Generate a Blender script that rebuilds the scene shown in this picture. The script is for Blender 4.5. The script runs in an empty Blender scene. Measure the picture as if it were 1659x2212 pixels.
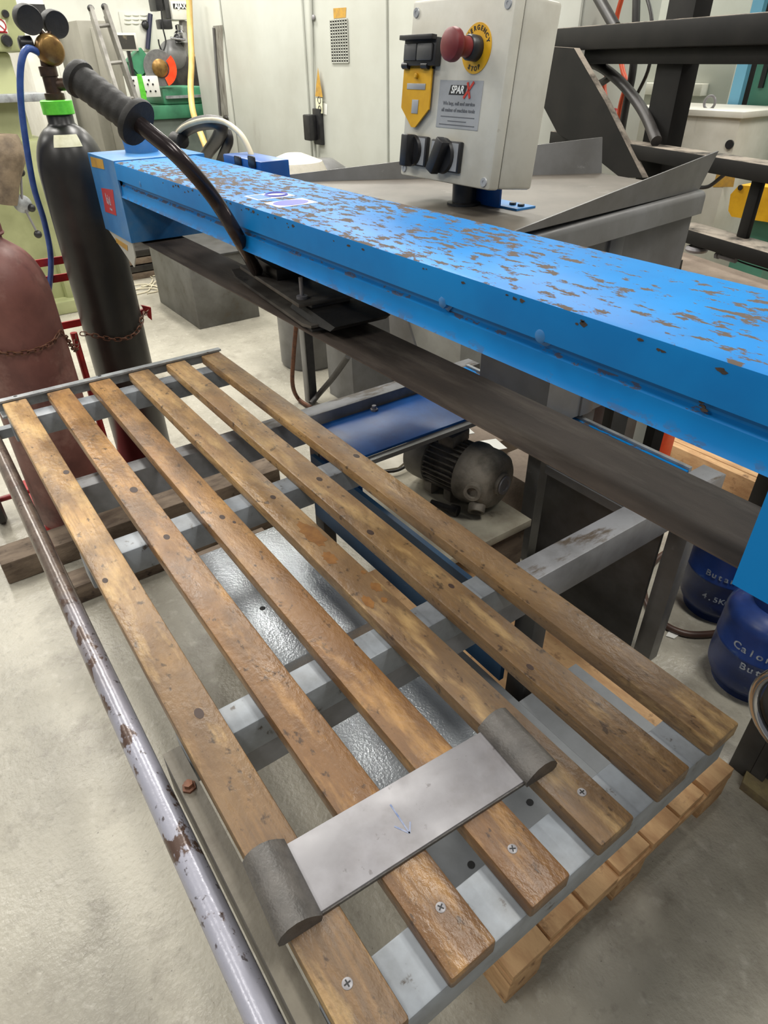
import bpy, bmesh, math, random
from mathutils import Vector, Matrix, Quaternion
random.seed(7)
R = math.radians
sc = bpy.context.scene
COL = sc.collection

# ------------------------------------------------------------------ camera, world, lights, exposure
CAM = Vector((2.1743, -0.0978, 1.6550))
YAW, PIT, ROL, FPX = 2.5281, 0.6099, -0.0141, 1399.33
fwd = Vector((math.cos(PIT)*math.cos(YAW), math.cos(PIT)*math.sin(YAW), -math.sin(PIT)))
rgt0 = Vector((math.sin(YAW), -math.cos(YAW), 0)); up0 = rgt0.cross(fwd)
rgt = rgt0*math.cos(ROL) + up0*math.sin(ROL); upv = -rgt0*math.sin(ROL) + up0*math.cos(ROL)
cd = bpy.data.cameras.new('camera'); cam = bpy.data.objects.new('camera', cd); COL.objects.link(cam)
cd.sensor_fit = 'VERTICAL'; cd.sensor_height = 36.0; cd.lens = FPX/2212*36
cd.clip_start = .02; cd.clip_end = 60
m3 = Matrix((rgt, upv, -fwd)).transposed()
cam.matrix_world = Matrix.Translation(CAM) @ m3.to_4x4()
sc.camera = cam

w = bpy.data.worlds.new('workshop_air'); sc.world = w; w.use_nodes = True
w.node_tree.nodes['Background'].inputs[0].default_value = (.93, .96, 1, 1)
w.node_tree.nodes['Background'].inputs[1].default_value = .17

def area(x, y, z, sx, sy, p, col=(1, .97, .9)):
    l = bpy.data.lights.new('ceiling_light', 'AREA'); l.shape = 'RECTANGLE'; l.size = sx; l.size_y = sy
    l.energy = p; l.color = col
    o = bpy.data.objects.new('ceiling_light', l); COL.objects.link(o); o.location = (x, y, z)
    return o
for xx, yy, p in ((-5.4, -.25, 100), (-2.4, -.05, 85), (.9, -.9, 24), (-4.6, 2.05, 100), (-1.45, 1.95, 85), (2.3, 1.4, 58),
                  (-5.5, 4.6, 90), (-2.0, 4.6, 90), (1.5, 4.8, 90), (-3.5, -2.8, 60), (.6, -3.4, 60), (4.2, -1.2, 36)):
    area(xx, yy, 4.3, 1.6, .4, p*1.32)

vs = sc.view_settings
vs.view_transform = 'Standard'; vs.look = 'None'; vs.gamma = 1; vs.use_curve_mapping = False
vs.exposure = 0.0

# ------------------------------------------------------------------ helpers
def P(px, py, ax, v):
    """point of the place that lies on the plane ax = v along the sight line measured in the photograph"""
    d = fwd + rgt*((px-829.5)/FPX) - upv*((py-1106)/FPX)
    k = 'xyz'.index(ax)
    return CAM + d*((v-CAM[k])/d[k])

def lin(c):
    f = lambda u: u/12.92 if u <= .04045 else ((u+.055)/1.055)**2.4
    return (f(c[0]/255), f(c[1]/255), f(c[2]/255), 1)

MATS = {}
def M(name, c, c2=None, s=6, lo=.4, hi=.65, r=.5, met=0, b=0, bs=60, st=(1, 1, 1), c3=None, s3=30, lo3=.6, hi3=.64,
      st3=(1, 1, 1), rv=0, rand=False, top3=False, r3=None, coat=0, det=6, bd=.01, mod3=None, extra=(), grad=None, tint=0, spec=.5):
    if name in MATS: return MATS[name]
    m = bpy.data.materials.new(name); m.use_nodes = True; MATS[name] = m
    nt = m.node_tree; N = nt.nodes; L = nt.links
    bs_ = N['Principled BSDF']; bs_.inputs['Roughness'].default_value = r; bs_.inputs['Metallic'].default_value = met
    bs_.inputs['Coat Weight'].default_value = coat; bs_.inputs['Specular IOR Level'].default_value = spec
    bs_.inputs['Base Color'].default_value = lin(c)
    tc = N.new('ShaderNodeTexCoord'); vec = tc.outputs['Object']
    if rand:
        oi = N.new('ShaderNodeObjectInfo'); mu = N.new('ShaderNodeMath'); mu.operation = 'MULTIPLY'; mu.inputs[1].default_value = 37.0
        L.new(oi.outputs['Random'], mu.inputs[0]); ad = N.new('ShaderNodeVectorMath'); ad.operation = 'ADD'
        L.new(vec, ad.inputs[0]); L.new(mu.outputs[0], ad.inputs[1]); vec = ad.outputs[0]
    def noise(scale, stv, detail=det, rough=.6):
        mp = N.new('ShaderNodeMapping'); mp.inputs['Scale'].default_value = stv; L.new(vec, mp.inputs[0])
        n = N.new('ShaderNodeTexNoise'); n.inputs['Scale'].default_value = scale; n.inputs['Detail'].default_value = detail
        n.inputs['Roughness'].default_value = rough; L.new(mp.outputs[0], n.inputs[0]); return n.outputs[0]
    def ramp(src, a, bb):
        q = N.new('ShaderNodeMapRange'); q.inputs[1].default_value = a; q.inputs[2].default_value = bb; q.clamp = True
        L.new(src, q.inputs[0]); return q.outputs[0]
    def mix(f, a, bcol):
        q = N.new('ShaderNodeMix'); q.data_type = 'RGBA'; L.new(f, q.inputs[0])
        if isinstance(a, tuple): q.inputs[6].default_value = a
        else: L.new(a, q.inputs[6])
        if isinstance(bcol, tuple): q.inputs[7].default_value = bcol
        else: L.new(bcol, q.inputs[7])
        return q.outputs[2]
    col = lin(c)
    base_vec = tc.outputs['Object']
    if c2: col = mix(ramp(noise(s, st), lo, hi), col, lin(c2))
    if c3:
        src = noise(s3, st3, 8, .65)
        if mod3:
            q1 = N.new('ShaderNodeMath'); q1.operation = 'MULTIPLY_ADD'; L.new(noise(mod3[0], (1, 1, 1), 2), q1.inputs[0]); q1.inputs[1].default_value = mod3[1]; L.new(src, q1.inputs[2])
            q2 = N.new('ShaderNodeMath'); q2.operation = 'SUBTRACT'; L.new(q1.outputs[0], q2.inputs[0]); q2.inputs[1].default_value = mod3[1]*.5; src = q2.outputs[0]
        f = ramp(src, lo3, hi3)
        if top3:
            g = N.new('ShaderNodeNewGeometry'); sx = N.new('ShaderNodeSeparateXYZ'); L.new(g.outputs['Normal'], sx.inputs[0])
            tt = ramp(sx.outputs[2], .25, .9)
            mm = N.new('ShaderNodeMath'); mm.operation = 'MULTIPLY'; L.new(f, mm.inputs[0]); L.new(tt, mm.inputs[1]); f = mm.outputs[0]
        col = mix(f, col, lin(c3))
        if r3 is not None:
            q = N.new('ShaderNodeMapRange'); q.inputs[3].default_value = r; q.inputs[4].default_value = r3
            L.new(f, q.inputs[0]); L.new(q.outputs[0], bs_.inputs['Roughness'])
    if grad:
        sp_ = N.new('ShaderNodeSeparateXYZ'); L.new(base_vec, sp_.inputs[0])
        q1 = N.new('ShaderNodeMath'); q1.operation = 'MULTIPLY_ADD'; L.new(noise(4, (1, 1, 1)), q1.inputs[0]); q1.inputs[1].default_value = .8; L.new(sp_.outputs[grad[0]], q1.inputs[2])
        q = N.new('ShaderNodeMath'); q.operation = 'MULTIPLY'; L.new(ramp(q1.outputs[0], grad[1], grad[2]), q.inputs[0]); q.inputs[1].default_value = grad[4]
        col = mix(q.outputs[0], col, lin(grad[3]))
    for (ec, es_, el, eh, est, ek) in extra:
        q = N.new('ShaderNodeMath'); q.operation = 'MULTIPLY'; L.new(ramp(noise(es_, est, 8, .6), el, eh), q.inputs[0]); q.inputs[1].default_value = ek
        col = mix(q.outputs[0], col, lin(ec))
    if tint:
        oi2 = N.new('ShaderNodeObjectInfo'); hs = N.new('ShaderNodeHueSaturation'); mr_ = N.new('ShaderNodeMapRange')
        mr_.inputs[3].default_value = 1-tint; mr_.inputs[4].default_value = 1+tint; L.new(oi2.outputs['Random'], mr_.inputs[0]); L.new(mr_.outputs[0], hs.inputs['Value'])
        L.new(col, hs.inputs['Color']); col = hs.outputs[0]
    if not isinstance(col, tuple): L.new(col, bs_.inputs['Base Color'])
    if rv:
        q = N.new('ShaderNodeMapRange'); q.inputs[3].default_value = max(.03, r-rv); q.inputs[4].default_value = min(1, r+rv)
        q.inputs[1].default_value = .3; q.inputs[2].default_value = .7
        L.new(noise(s*2.3, st), q.inputs[0]); L.new(q.outputs[0], bs_.inputs['Roughness'])
    if b:
        bp = N.new('ShaderNodeBump'); bp.inputs['Strength'].default_value = b; bp.inputs['Distance'].default_value = bd
        L.new(noise(bs, st if st != (1, 1, 1) else (1, 1, 1), 4, .55), bp.inputs['Height']); L.new(bp.outputs[0], bs_.inputs['Normal'])
    return m

class MB:
    def __init__(s): s.bm = bmesh.new()
    def box(s, x0, x1, y0, y1, z0, z1, bev=0, mat=None, seg=2):
        mt = Matrix.Translation(((x0+x1)/2, (y0+y1)/2, (z0+z1)/2)) @ Matrix.Diagonal((abs(x1-x0), abs(y1-y0), abs(z1-z0), 1))
        if mat is not None: mt = mat @ mt
        vs_ = bmesh.ops.create_cube(s.bm, size=1, matrix=mt)['verts']
        if bev:
            ed = list({e for v in vs_ for e in v.link_edges})
            bmesh.ops.bevel(s.bm, geom=ed, offset=bev, segments=seg, affect='EDGES', profile=.5)
        return s
    def bar(s, a, b, wd, ht, up=(0, 0, 1), bev=0):
        a = Vector(a); b = Vector(b); d = (b-a); ln = d.length; d.normalize()
        sd = d.cross(Vector(up)); sd.normalize(); u = sd.cross(d)
        mt = Matrix((d, sd, u)).transposed().to_4x4(); mt.translation = (a+b)/2
        return s.box(-ln/2, ln/2, -wd/2, wd/2, -ht/2, ht/2, bev, mt)
    def tube(s, pts, r, n=12, smooth=0, cap=True):
        pts = [Vector(p) for p in pts]
        rs = list(r) if isinstance(r, (list, tuple)) else [r]*len(pts)
        if smooth:
            q = []; qr = []
            for i in range(len(pts)-1):
                p0 = pts[max(i-1, 0)]; p1 = pts[i]; p2 = pts[i+1]; p3 = pts[min(i+2, len(pts)-1)]
                for k in range(smooth):
                    t = k/smooth
                    q.append(.5*((2*p1)+(p2-p0)*t+(2*p0-5*p1+4*p2-p3)*t*t+(-p0+3*p1-3*p2+p3)*t**3)); qr.append(rs[i]*(1-t)+rs[i+1]*t)
            q.append(pts[-1]); qr.append(rs[-1]); pts = q; rs = qr
        d = (pts[1]-pts[0]).normalized(); a = d.orthogonal().normalized(); rings = []
        for i, p in enumerate(pts):
            t = (pts[min(i+1, len(pts)-1)]-pts[max(i-1, 0)])
            if t.length < 1e-9: t = d
            t.normalize()
            a = a - t*a.dot(t)
            if a.length < 1e-6: a = t.orthogonal()
            a.normalize(); b = t.cross(a)
            rings.append([s.bm.verts.new(p+(a*math.cos(2*math.pi*k/n)+b*math.sin(2*math.pi*k/n))*rs[i]) for k in range(n)])
        for i in range(len(rings)-1):
            for k in range(n): s.bm.faces.new((rings[i][k], rings[i][(k+1) % n], rings[i+1][(k+1) % n], rings[i+1][k]))
        if cap: s.bm.faces.new(rings[0][::-1]); s.bm.faces.new(rings[-1])
        return s
    def lathe(s, prof, c, axis=(0, 0, 1), n=32, cap=True):
        c = Vector(c); t = Vector(axis).normalized(); a = t.orthogonal().normalized(); b = t.cross(a); rings = []
        for (r, z) in prof:
            r = max(r, 1e-4)
            rings.append([s.bm.verts.new(c+t*z+(a*math.cos(2*math.pi*k/n)+b*math.sin(2*math.pi*k/n))*r) for k in range(n)])
        for i in range(len(rings)-1):
            for k in range(n): s.bm.faces.new((rings[i][k], rings[i][(k+1) % n], rings[i+1][(k+1) % n], rings[i+1][k]))
        if cap: s.bm.faces.new(rings[0][::-1]); s.bm.faces.new(rings[-1])
        return s
    def prism(s, pts, ext):
        """closed polygon of 3d points pushed along ext"""
        ext = Vector(ext); a = [s.bm.verts.new(Vector(p)) for p in pts]; b = [s.bm.verts.new(Vector(p)+ext) for p in pts]
        n = len(pts); s.bm.faces.new(a[::-1]); s.bm.faces.new(b)
        for i in range(n): s.bm.faces.new((a[i], a[(i+1) % n], b[(i+1) % n], b[i]))
        return s
    def disc(s, c, axis, r, h, n=24): return s.lathe([(r, 0), (r, h)], c, axis, n)
    def ball(s, c, r, sc_=(1, 1, 1), n=16):
        bmesh.ops.create_uvsphere(s.bm, u_segments=n, v_segments=n//2+2, radius=r, matrix=Matrix.Translation(c) @ Matrix.Diagonal((*sc_, 1))); return s
    def torus(s, c, axis, R_, r, n=20, m=8):
        t = Vector(axis).normalized(); a = t.orthogonal().normalized(); b = t.cross(a); c = Vector(c)
        g = [[s.bm.verts.new(c+(a*math.cos(2*math.pi*i/n)+b*math.sin(2*math.pi*i/n))*(R_+r*math.cos(2*math.pi*j/m))+t*r*math.sin(2*math.pi*j/m)) for j in range(m)] for i in range(n)]
        for i in range(n):
            for j in range(m): s.bm.faces.new((g[i][j], g[(i+1) % n][j], g[(i+1) % n][(j+1) % m], g[i][(j+1) % m]))
        return s
    def xf(s, mt): bmesh.ops.transform(s.bm, matrix=mt, verts=s.bm.verts[:]); return s
    def mesh(s, name, mat, org=(0, 0, 0), ang=40):
        bmesh.ops.recalc_face_normals(s.bm, faces=s.bm.faces[:])
        bmesh.ops.translate(s.bm, verts=s.bm.verts[:], vec=-Vector(org))
        me = bpy.data.meshes.new(name); s.bm.to_mesh(me); s.bm.free()
        if mat: me.materials.append(mat)
        for p in me.polygons: p.use_smooth = True
        me.set_sharp_from_angle(angle=R(ang))
        return me
    def build(s, name, mat, parent=None, org=None, ang=40):
        o0 = ORG[parent.name] if parent is not None else Vector(org if org is not None else (0, 0, 0))
        o = bpy.data.objects.new(name, s.mesh(name, mat, o0, ang)); COL.objects.link(o)
        if parent is not None: o.parent = parent
        else: o.location = o0
        ORG[o.name] = Vector(o0)
        return o
ORG = {}
def tag(o, label, cat, group=None):
    o['label'] = label; o['category'] = cat
    if group: o['group'] = group
    return o
def thing(name, label, cat, loc, group=None):
    e = bpy.data.objects.new(name, None); COL.objects.link(e); e.location = loc; e.empty_display_size = .05
    ORG[e.name] = Vector(loc); return tag(e, label, cat, group)
def struct(o): o['kind'] = 'structure'; return o
def put(name, me, parent, off=(0, 0, 0), rot=None, label=None):
    """another piece that shares its mesh; off is where its own origin stands in the place"""
    o = bpy.data.objects.new(name, me); COL.objects.link(o); o.parent = parent
    o.location = Vector(off)-ORG[parent.name]
    if rot is not None: o.rotation_mode = 'QUATERNION'; o.rotation_quaternion = rot
    ORG[o.name] = ORG[parent.name]
    if label: o['label'] = label
    return o
def text(body, size, mat, parent, name, frame, align='CENTER', shear=0, ext=.0003, sx=1, bold=0):
    """lettering: frame maps x right, y up, z out of the surface"""
    cu = bpy.data.curves.new(name, 'FONT'); cu.body = body; cu.size = size; cu.align_x = align; cu.align_y = 'CENTER'
    cu.extrude = ext; cu.shear = shear; cu.offset = bold; cu.resolution_u = 3
    to = bpy.data.objects.new(name, cu); COL.objects.link(to)
    bpy.context.view_layer.update()
    me = bpy.data.meshes.new_from_object(to.evaluated_get(bpy.context.evaluated_depsgraph_get()))
    bpy.data.objects.remove(to); bpy.data.curves.remove(cu)
    me.transform(frame @ Matrix.Diagonal((sx, 1, 1, 1))); me.transform(Matrix.Translation(-ORG[parent.name]))
    me.name = name; me.materials.clear(); me.materials.append(mat)
    o = bpy.data.objects.new(name, me); COL.objects.link(o); o.parent = parent; ORG[o.name] = ORG[parent.name]
    return o
def frame(o, ex, ey):
    ex = Vector(ex).normalized(); ey = Vector(ey).normalized(); ez = ex.cross(ey)
    m = Matrix((ex, ey, ez)).transposed().to_4x4(); m.translation = Vector(o); return m

# ------------------------------------------------------------------ materials
concrete = M('concrete', (152, 147, 134), (182, 177, 163), s=1.3, lo=.38, hi=.62, r=.34, b=.5, bs=75, c3=(128, 122, 110), s3=4.5, lo3=.54, hi3=.78, rv=.12, det=10, bd=.006, extra=(((116, 110, 100), 30, .56, .72, (1, 1, 1), .36), ((74, 68, 60), 90, .66, .72, (1, 1, 1), .7), ((208, 204, 193), 24, .56, .72, (1, 1, 1), .4)))
wallm = M('wall_paint', (222, 222, 212), (196, 194, 182), s=1.2, lo=.5, hi=.8, r=.7)
wood = M('slat_wood', (186, 148, 97), (146, 111, 72), s=3.2, lo=.42, hi=.62, r=.44, st=(1, 1.6, 1.6), c3=(120, 91, 61), s3=7, lo3=.50, hi3=.70, st3=(1, 2, 2), tint=.08, grad=(0, 1.1, 2.2, (94, 74, 54), .92), rand=True, b=.25, bs=60, rv=.15, extra=(((132, 101, 65), 9, .44, .60, (1, 16, 16), .5), ((100, 78, 56), 5, .50, .66, (1, 2, 2), .7), ((46, 34, 27), 38, .60, .67, (1, 1.6, 1.6), .75), ((212, 177, 120), 5, .52, .66, (1, 4, 4), .5), ((84, 66, 50), 2.2, .52, .66, (1, 1.5, 1.5), .55)))
wood_o = M('slat_wood_oiled', (174, 132, 82), (142, 102, 61), s=3.0, lo=.42, hi=.62, r=.40, st=(1, 1.6, 1.6), c3=(112, 82, 52), s3=7, lo3=.50, hi3=.70, st3=(1, 2, 2), grad=(0, .9, 2.2, (104, 74, 46), .9), rand=True, b=.25, bs=60, rv=.15, extra=(((124, 89, 53), 9, .44, .60, (1, 16, 16), .5), ((94, 70, 48), 5, .50, .66, (1, 2, 2), .7), ((46, 34, 27), 38, .60, .67, (1, 1.6, 1.6), .75), ((196, 151, 92), 5, .52, .66, (1, 4, 4), .5), ((84, 66, 50), 2.2, .52, .66, (1, 1.5, 1.5), .55)))
stainm = M('oil_stain', (140, 98, 54), (118, 80, 44), s=40, r=.4)
knot = M('knot', (58, 40, 32), r=.6)
palw = M('pallet_wood', (208, 168, 122), (180, 138, 96), s=9, lo=.4, hi=.65, r=.7, st=(1, 3, 3), c3=(124, 90, 60), s3=16, lo3=.58, hi3=.7, rand=True, b=.2, bs=120)
oldw = M('old_timber', (124, 108, 92), (84, 70, 58), s=7, r=.8, st=(3, 1, 3), c3=(52, 42, 36), s3=20, lo3=.6, hi3=.7, b=.3, bs=80)
galv = M('galvanised_bar', (168, 172, 174), (134, 136, 138), s=20, r=.4, met=.3, c3=(92, 84, 78), s3=30, lo3=.64, hi3=.7)
frameg = M('table_frame_paint', (142, 148, 155), (120, 124, 128), s=14, r=.42, c3=(70, 62, 56), s3=28, lo3=.62, hi3=.68)
greyp = M('grey_machine_paint', (118, 118, 118), (100, 99, 97), s=5, r=.38, c3=(150, 150, 148), s3=16, lo3=.66, hi3=.8, rv=.08)
dgrey = M('dark_grey_paint', (74, 74, 74), (56, 55, 54), s=7, r=.45)
railp = M('rail_paint', (136, 137, 141), (112, 112, 114), s=9, r=.45, c3=(84, 74, 64), s3=14, lo3=.54, hi3=.62, st3=(1.4, .4, 1), top3=True)
blue = M('machine_blue', (0, 124, 196), (0, 110, 180), s=4, r=.46, spec=.25, c3=(84, 73, 65), s3=52, lo3=.535, hi3=.555, st3=(.5, 1.2, 1), top3=True, r3=.8, det=4, mod3=(2.4, .42))
blued = M('machine_blue_sheet', (14, 88, 166), (8, 66, 132), s=6, r=.36)
blues = M('guard_blue', (60, 128, 188), (48, 112, 172), s=6, r=.42, spec=.4, c3=(112, 144, 172), s3=5, lo3=.5, hi3=.8)
beltm = M('abrasive_belt', (86, 75, 67), (64, 56, 51), s=5, r=.72, st=(.6, 3, 1), c3=(116, 106, 96), s3=6, lo3=.52, hi3=.75, st3=(.5, 3, 1), b=.3, bs=300, bd=.002, extra=(((44, 38, 35), 4, .55, .7, (.6, 1.5, 1), .6),))
blacksteel = M('black_steel', (38, 36, 34), (62, 58, 54), s=9, r=.42, met=.2, c3=(92, 84, 76), s3=24, lo3=.66, hi3=.76)
padm = M('dusty_steel', (64, 60, 56), (92, 88, 82), s=12, r=.55, c3=(40, 37, 35), s3=20, lo3=.6, hi3=.7)
rodm = M('dark_rod', (52, 44, 44), (38, 32, 33), s=12, r=.22, met=.4)
rubber = M('black_rubber', (34, 33, 32), (44, 42, 40), s=30, r=.6, b=.1, bs=120)
steel = M('bright_steel', (142, 140, 143), (122, 119, 121), s=9, r=.42, met=.15, c3=(122, 118, 118), s3=10, lo3=.52, hi3=.72, rv=.08, extra=(((164, 162, 167), 6, .52, .7, (1, 1, 1), .6), ((90, 84, 84), 60, .66, .72, (1, 1, 1), .6)))
felt = M('graphite_cloth', (94, 90, 86), (78, 75, 72), s=30, r=.40, b=.4, bs=200, bd=.003)
pipem = M('rail_tube_paint', (106, 92, 82), (82, 70, 64), s=14, r=.27, met=.15, grad=(0, .2, .75, (160, 160, 172), 1), b=.08, bs=60, extra=(((86, 68, 60), 16, .55, .585, (1, 1.5, 1.5), 1), ((60, 48, 44), 60, .62, .66, (1, 1, 1), .8)))
pipeb = M('rail_tube_bare', (104, 90, 80), (78, 66, 60), s=14, r=.28, met=.35, c3=(140, 130, 122), s3=40, lo3=.6, hi3=.7)
sidep = M('side_plate_paint', (112, 106, 93), (92, 86, 75), s=5, r=.5, b=.1, extra=(((80, 72, 62), 9, .55, .68, (1, 1, 1), .7),))
sheet = M('hammered_sheet', (206, 212, 218), (180, 186, 192), s=5, r=.2, met=.45, b=.42, bs=140, bd=.004)
sheetg = M('grey_sheet', (134, 138, 142), (114, 117, 120), s=5, r=.5)
whitem = M('machine_white', (190, 192, 184), (178, 179, 170), s=1.4, r=.45, c3=(150, 146, 136), s3=2.2, lo3=.60, hi3=.85, st3=(1, 1, .35))
creambox = M('enclosure_cream', (206, 203, 190), (190, 186, 172), s=7, r=.42, c3=(150, 140, 122), s3=18, lo3=.68, hi3=.78)
yellow = M('yellow_plastic', (226, 172, 30), (206, 152, 20), s=12, r=.4)
ylabel = M('yellow_label', (196, 152, 60), (168, 132, 70), s=30, r=.5)
redm = M('red_mushroom', (122, 38, 40), (104, 30, 34), s=20, r=.45)
redp = M('red_paint', (168, 34, 34), (130, 24, 26), s=14, r=.45)
redl = M('red_label', (186, 46, 50), (160, 60, 70), s=40, r=.5)
blackp = M('black_plastic', (30, 30, 32), (42, 41, 42), s=25, r=.38)
silver = M('silver_label', (168, 170, 172), (154, 156, 158), s=14, r=.35, met=.1)
white = M('white_print', (236, 236, 230), r=.5)
black = M('black_print', (18, 18, 20), r=.5)
bluep = M('blue_print', (70, 76, 176), r=.45)
cylblack = M('gas_cylinder_black', (30, 29, 28), (46, 44, 41), s=5, r=.36, c3=(120, 110, 84), s3=5, lo3=.72, hi3=.76)
maroon = M('gas_cylinder_maroon', (122, 78, 70), (92, 56, 52), s=4, r=.5, c3=(156, 122, 112), s3=5, lo3=.5, hi3=.75, b=.1, bs=30, extra=(((62, 40, 36), 9, .56, .7, (1, 1, .5), .7),))
greentape = M('green_tape', (110, 220, 70), (90, 196, 56), s=30, r=.4)
brass = M('brass', (150, 118, 66), (112, 82, 46), s=20, r=.35, met=.6)
bronze = M('dull_bronze', (84, 66, 52), (60, 46, 38), s=25, r=.4, met=.5)
paper = M('paper_label', (226, 224, 196), (206, 204, 170), s=30, r=.6)
greenp = M('green_print', (50, 120, 90), r=.6)
hoseblue = M('blue_hose', (60, 92, 160), (48, 76, 140), s=20, r=.4)
rust = M('rusty_steel', (112, 72, 50), (74, 48, 38), s=40, r=.6, met=.2)
olive = M('olive_machine', (174, 178, 132), (150, 154, 112), s=3, r=.45)
greenm = M('green_machine', (70, 140, 104), (52, 110, 82), s=4, r=.45)
teal = M('teal_machine', (84, 138, 116), (70, 120, 100), s=3, r=.45)
orange = M('orange_plastic', (250, 84, 40), (230, 66, 26), s=12, r=.35)
lime = M('lime_green', (70, 184, 40), (50, 160, 30), s=8, r=.4)
alu = M('aluminium', (146, 143, 137), (112, 109, 104), s=10, r=.32, met=.4)
cablek = M('black_cable', (40, 38, 37), (56, 53, 51), s=10, r=.45)
cream = M('cream_hose', (226, 190, 120), (206, 168, 98), s=10, r=.45)
creamc = M('cream_cable', (206, 196, 170), (184, 172, 146), s=10, r=.5)
rackm = M('rack_black', (15, 14, 13), (26, 24, 22), s=6, r=.6, spec=.25, c3=(150, 140, 128), s3=9, lo3=.34, hi3=.55, top3=True)
dusty = M('dusty_board', (140, 126, 112), (118, 104, 92), s=8, r=.8, b=.25, bs=90)
calor = M('butane_blue', (34, 62, 128), (24, 46, 100), s=7, r=.36, c3=(96, 118, 128), s3=11, lo3=.60, hi3=.74)
whitep = M('faded_white_print', (190, 198, 206), (130, 142, 168), s=90, lo=.45, hi=.6, r=.5)
chrome = M('chrome', (196, 196, 200), r=.12, met=1)
ppl = M('white_cabinet_paint', (216, 214, 204), (196, 192, 180), s=3, r=.5)
skyb = M('light_blue_paint', (120, 184, 216), r=.5)
orcable = M('orange_cable', (206, 84, 50), r=.45)
cloth = M('pale_sack', (206, 200, 186), (178, 172, 156), s=8, r=.7, b=.2, bs=30)
glass = M('gauge_glass', (216, 220, 222), r=.15)
screen = M('monitor_picture', (56, 54, 52), (120, 110, 92), s=12, lo=.52, hi=.6, r=.3, c3=(60, 84, 150), s3=7, lo3=.6, hi3=.62)
straw = M('pale_offcuts', (196, 188, 164), r=.7)

# ------------------------------------------------------------------ the setting
struct(MB().box(-8.2, 6, -6, 7.2, -.1, 0).build('floor', concrete, org=(0, 0, 0)))
struct(MB().box(-8.35, -8.2, -6, 7.2, 0, 4.6).build('wall_left', wallm, org=(-8.2, 0, 0)))
struct(MB().box(-8.2, 6, 7.2, 7.35, 0, 4.6).build('wall_back', wallm, org=(0, 7.2, 0)))

def blob0(rx, rz):
    return [(rx*(1+random.uniform(-.4, .4))*math.cos(2*math.pi*k/9), rz*(1+random.uniform(-.4, .4))*math.sin(2*math.pi*k/9)) for k in range(9)]
# ------------------------------------------------------------------ belt sander (overhead beam, belt, rails)
YF, YB, ZT, HB = .5755, .860, 1.389, 1.137
S = thing('belt_sander', 'long blue overhead belt sander with chipped paint over slatted table', 'sander', (.8, .8, 0))
sec = [(.855, 1.389), (.583, 1.389), (.577, 1.387), (.5755, 1.381), (.5755, 1.337), (.589, 1.331), (.590, 1.323), (.583, 1.317), (.581, 1.292), (.575, 1.284),
       (.583, 1.284), (.588, 1.291), (.591, 1.313), (.597, 1.321), (.597, 1.335), (.583, 1.341), (.583, 1.381), (.852, 1.381), (.852, 1.284), (.860, 1.284), (.860, 1.385)]
beam = MB().prism([(-.294, y, z) for y, z in sec], (2.231, 0, 0)).build('beam', blue, S)
for px, py in ((1180, 722), (312, 397), (968, 650)):
    b = P(px, py, 'y', .588)
    MB().lathe([(.016, 0), (.016, .004), (.010, .005), (.010, .014), (.007, .016)], (b.x, .590, b.z), (0, -1, 0), 6 if px < 1000 else 16).build('bolt', blues, beam)
def housing(x0, x1, side):
    m = MB()
    m.box(x0, x1, YF, YF+.006, HB, ZT+.003).box(x0, x1, YB-.006, YB+.03, HB, ZT+.003)
    m.box(x0, x1, YF+.006, YB-.006, ZT-.006, ZT+.003)
    a, b = (x1-.006, x1) if side < 0 else (x0, x0+.006)
    m.box(a, b, YF+.006, YB-.006, HB, 1.284)
    a, b = (x0, x0+.006) if side < 0 else (x1-.006, x1)
    m.box(a, b, YF+.006, YB-.006, HB, ZT-.006)
    return m.build('end_housing', blues if side < 0 else blue, S)
hl = housing(-.604, -.294, -1); hr = housing(1.937, 2.32, 1)
MB().prism([(-.585, .5790, HB), (-.297, .5790, HB), (-.300, .5790, 1.09), (-.345, .5790, 1.045)], (0, .004, 0)).build('lower_guard', whitem, hl)
def sticker(name, parent, pxs, mat, y=YF, t=.0008, ax='y'):
    v = [P(px, py, ax, y) for px, py in pxs]
    return MB().prism(v, {'y': (0, -t, 0), 'x': (t, 0, 0), 'z': (0, 0, t)}[ax]).build(name, mat, parent)
sticker('warning_sticker', hl, [(195, 338), (222, 345), (226, 366), (199, 360)], ylabel)
ms = sticker('maker_sticker', hl, [(219, 406), (244, 410), (252, 466), (228, 457)], redl)
sp0 = P(236, 438, 'y', YF)
for dx, dz, wz in ((-.022, .012, .034), (-.012, .004, .022), (.0, .010, .03), (.010, .002, .018), (.020, .008, .028), (-.004, -.020, .006), (.012, -.021, .006)):
    MB().box(sp0.x+dx-.002, sp0.x+dx+.002+(.008 if wz < .01 else 0), YF-.0014, YF-.0008, sp0.z+dz-wz/2, sp0.z+dz+wz/2).build('faded_stroke', whitep, ms)
sticker('lower_warning_sticker', hl, [(249, 513), (275, 530), (276, 542), (252, 524)], ylabel, .5785)
# small paint chips knocked out of the front edge
m = MB()
for k in range(46):
    x_ = random.uniform(.15, 1.9); z_ = 1.382-abs(random.gauss(0, .006))
    a_ = random.uniform(.0012, .0042); m.prism([(x_+p[0], YF, z_+p[1]) for p in blob0(a_*1.6, a_*.7)], (0, -.0004, 0))
for k in range(3):
    o = P(1515+k*3, 868+k*9, 'y', .581); m.prism([(o.x+p[0], .5815, o.z+p[1]) for p in blob0(.004, .002)], (0, -.0012, 0))
pc = m.build('paint_chips', M('chip_brown', (70, 58, 50), (44, 38, 34), s=60, r=.8), beam); pc['kind'] = 'stuff'
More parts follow.
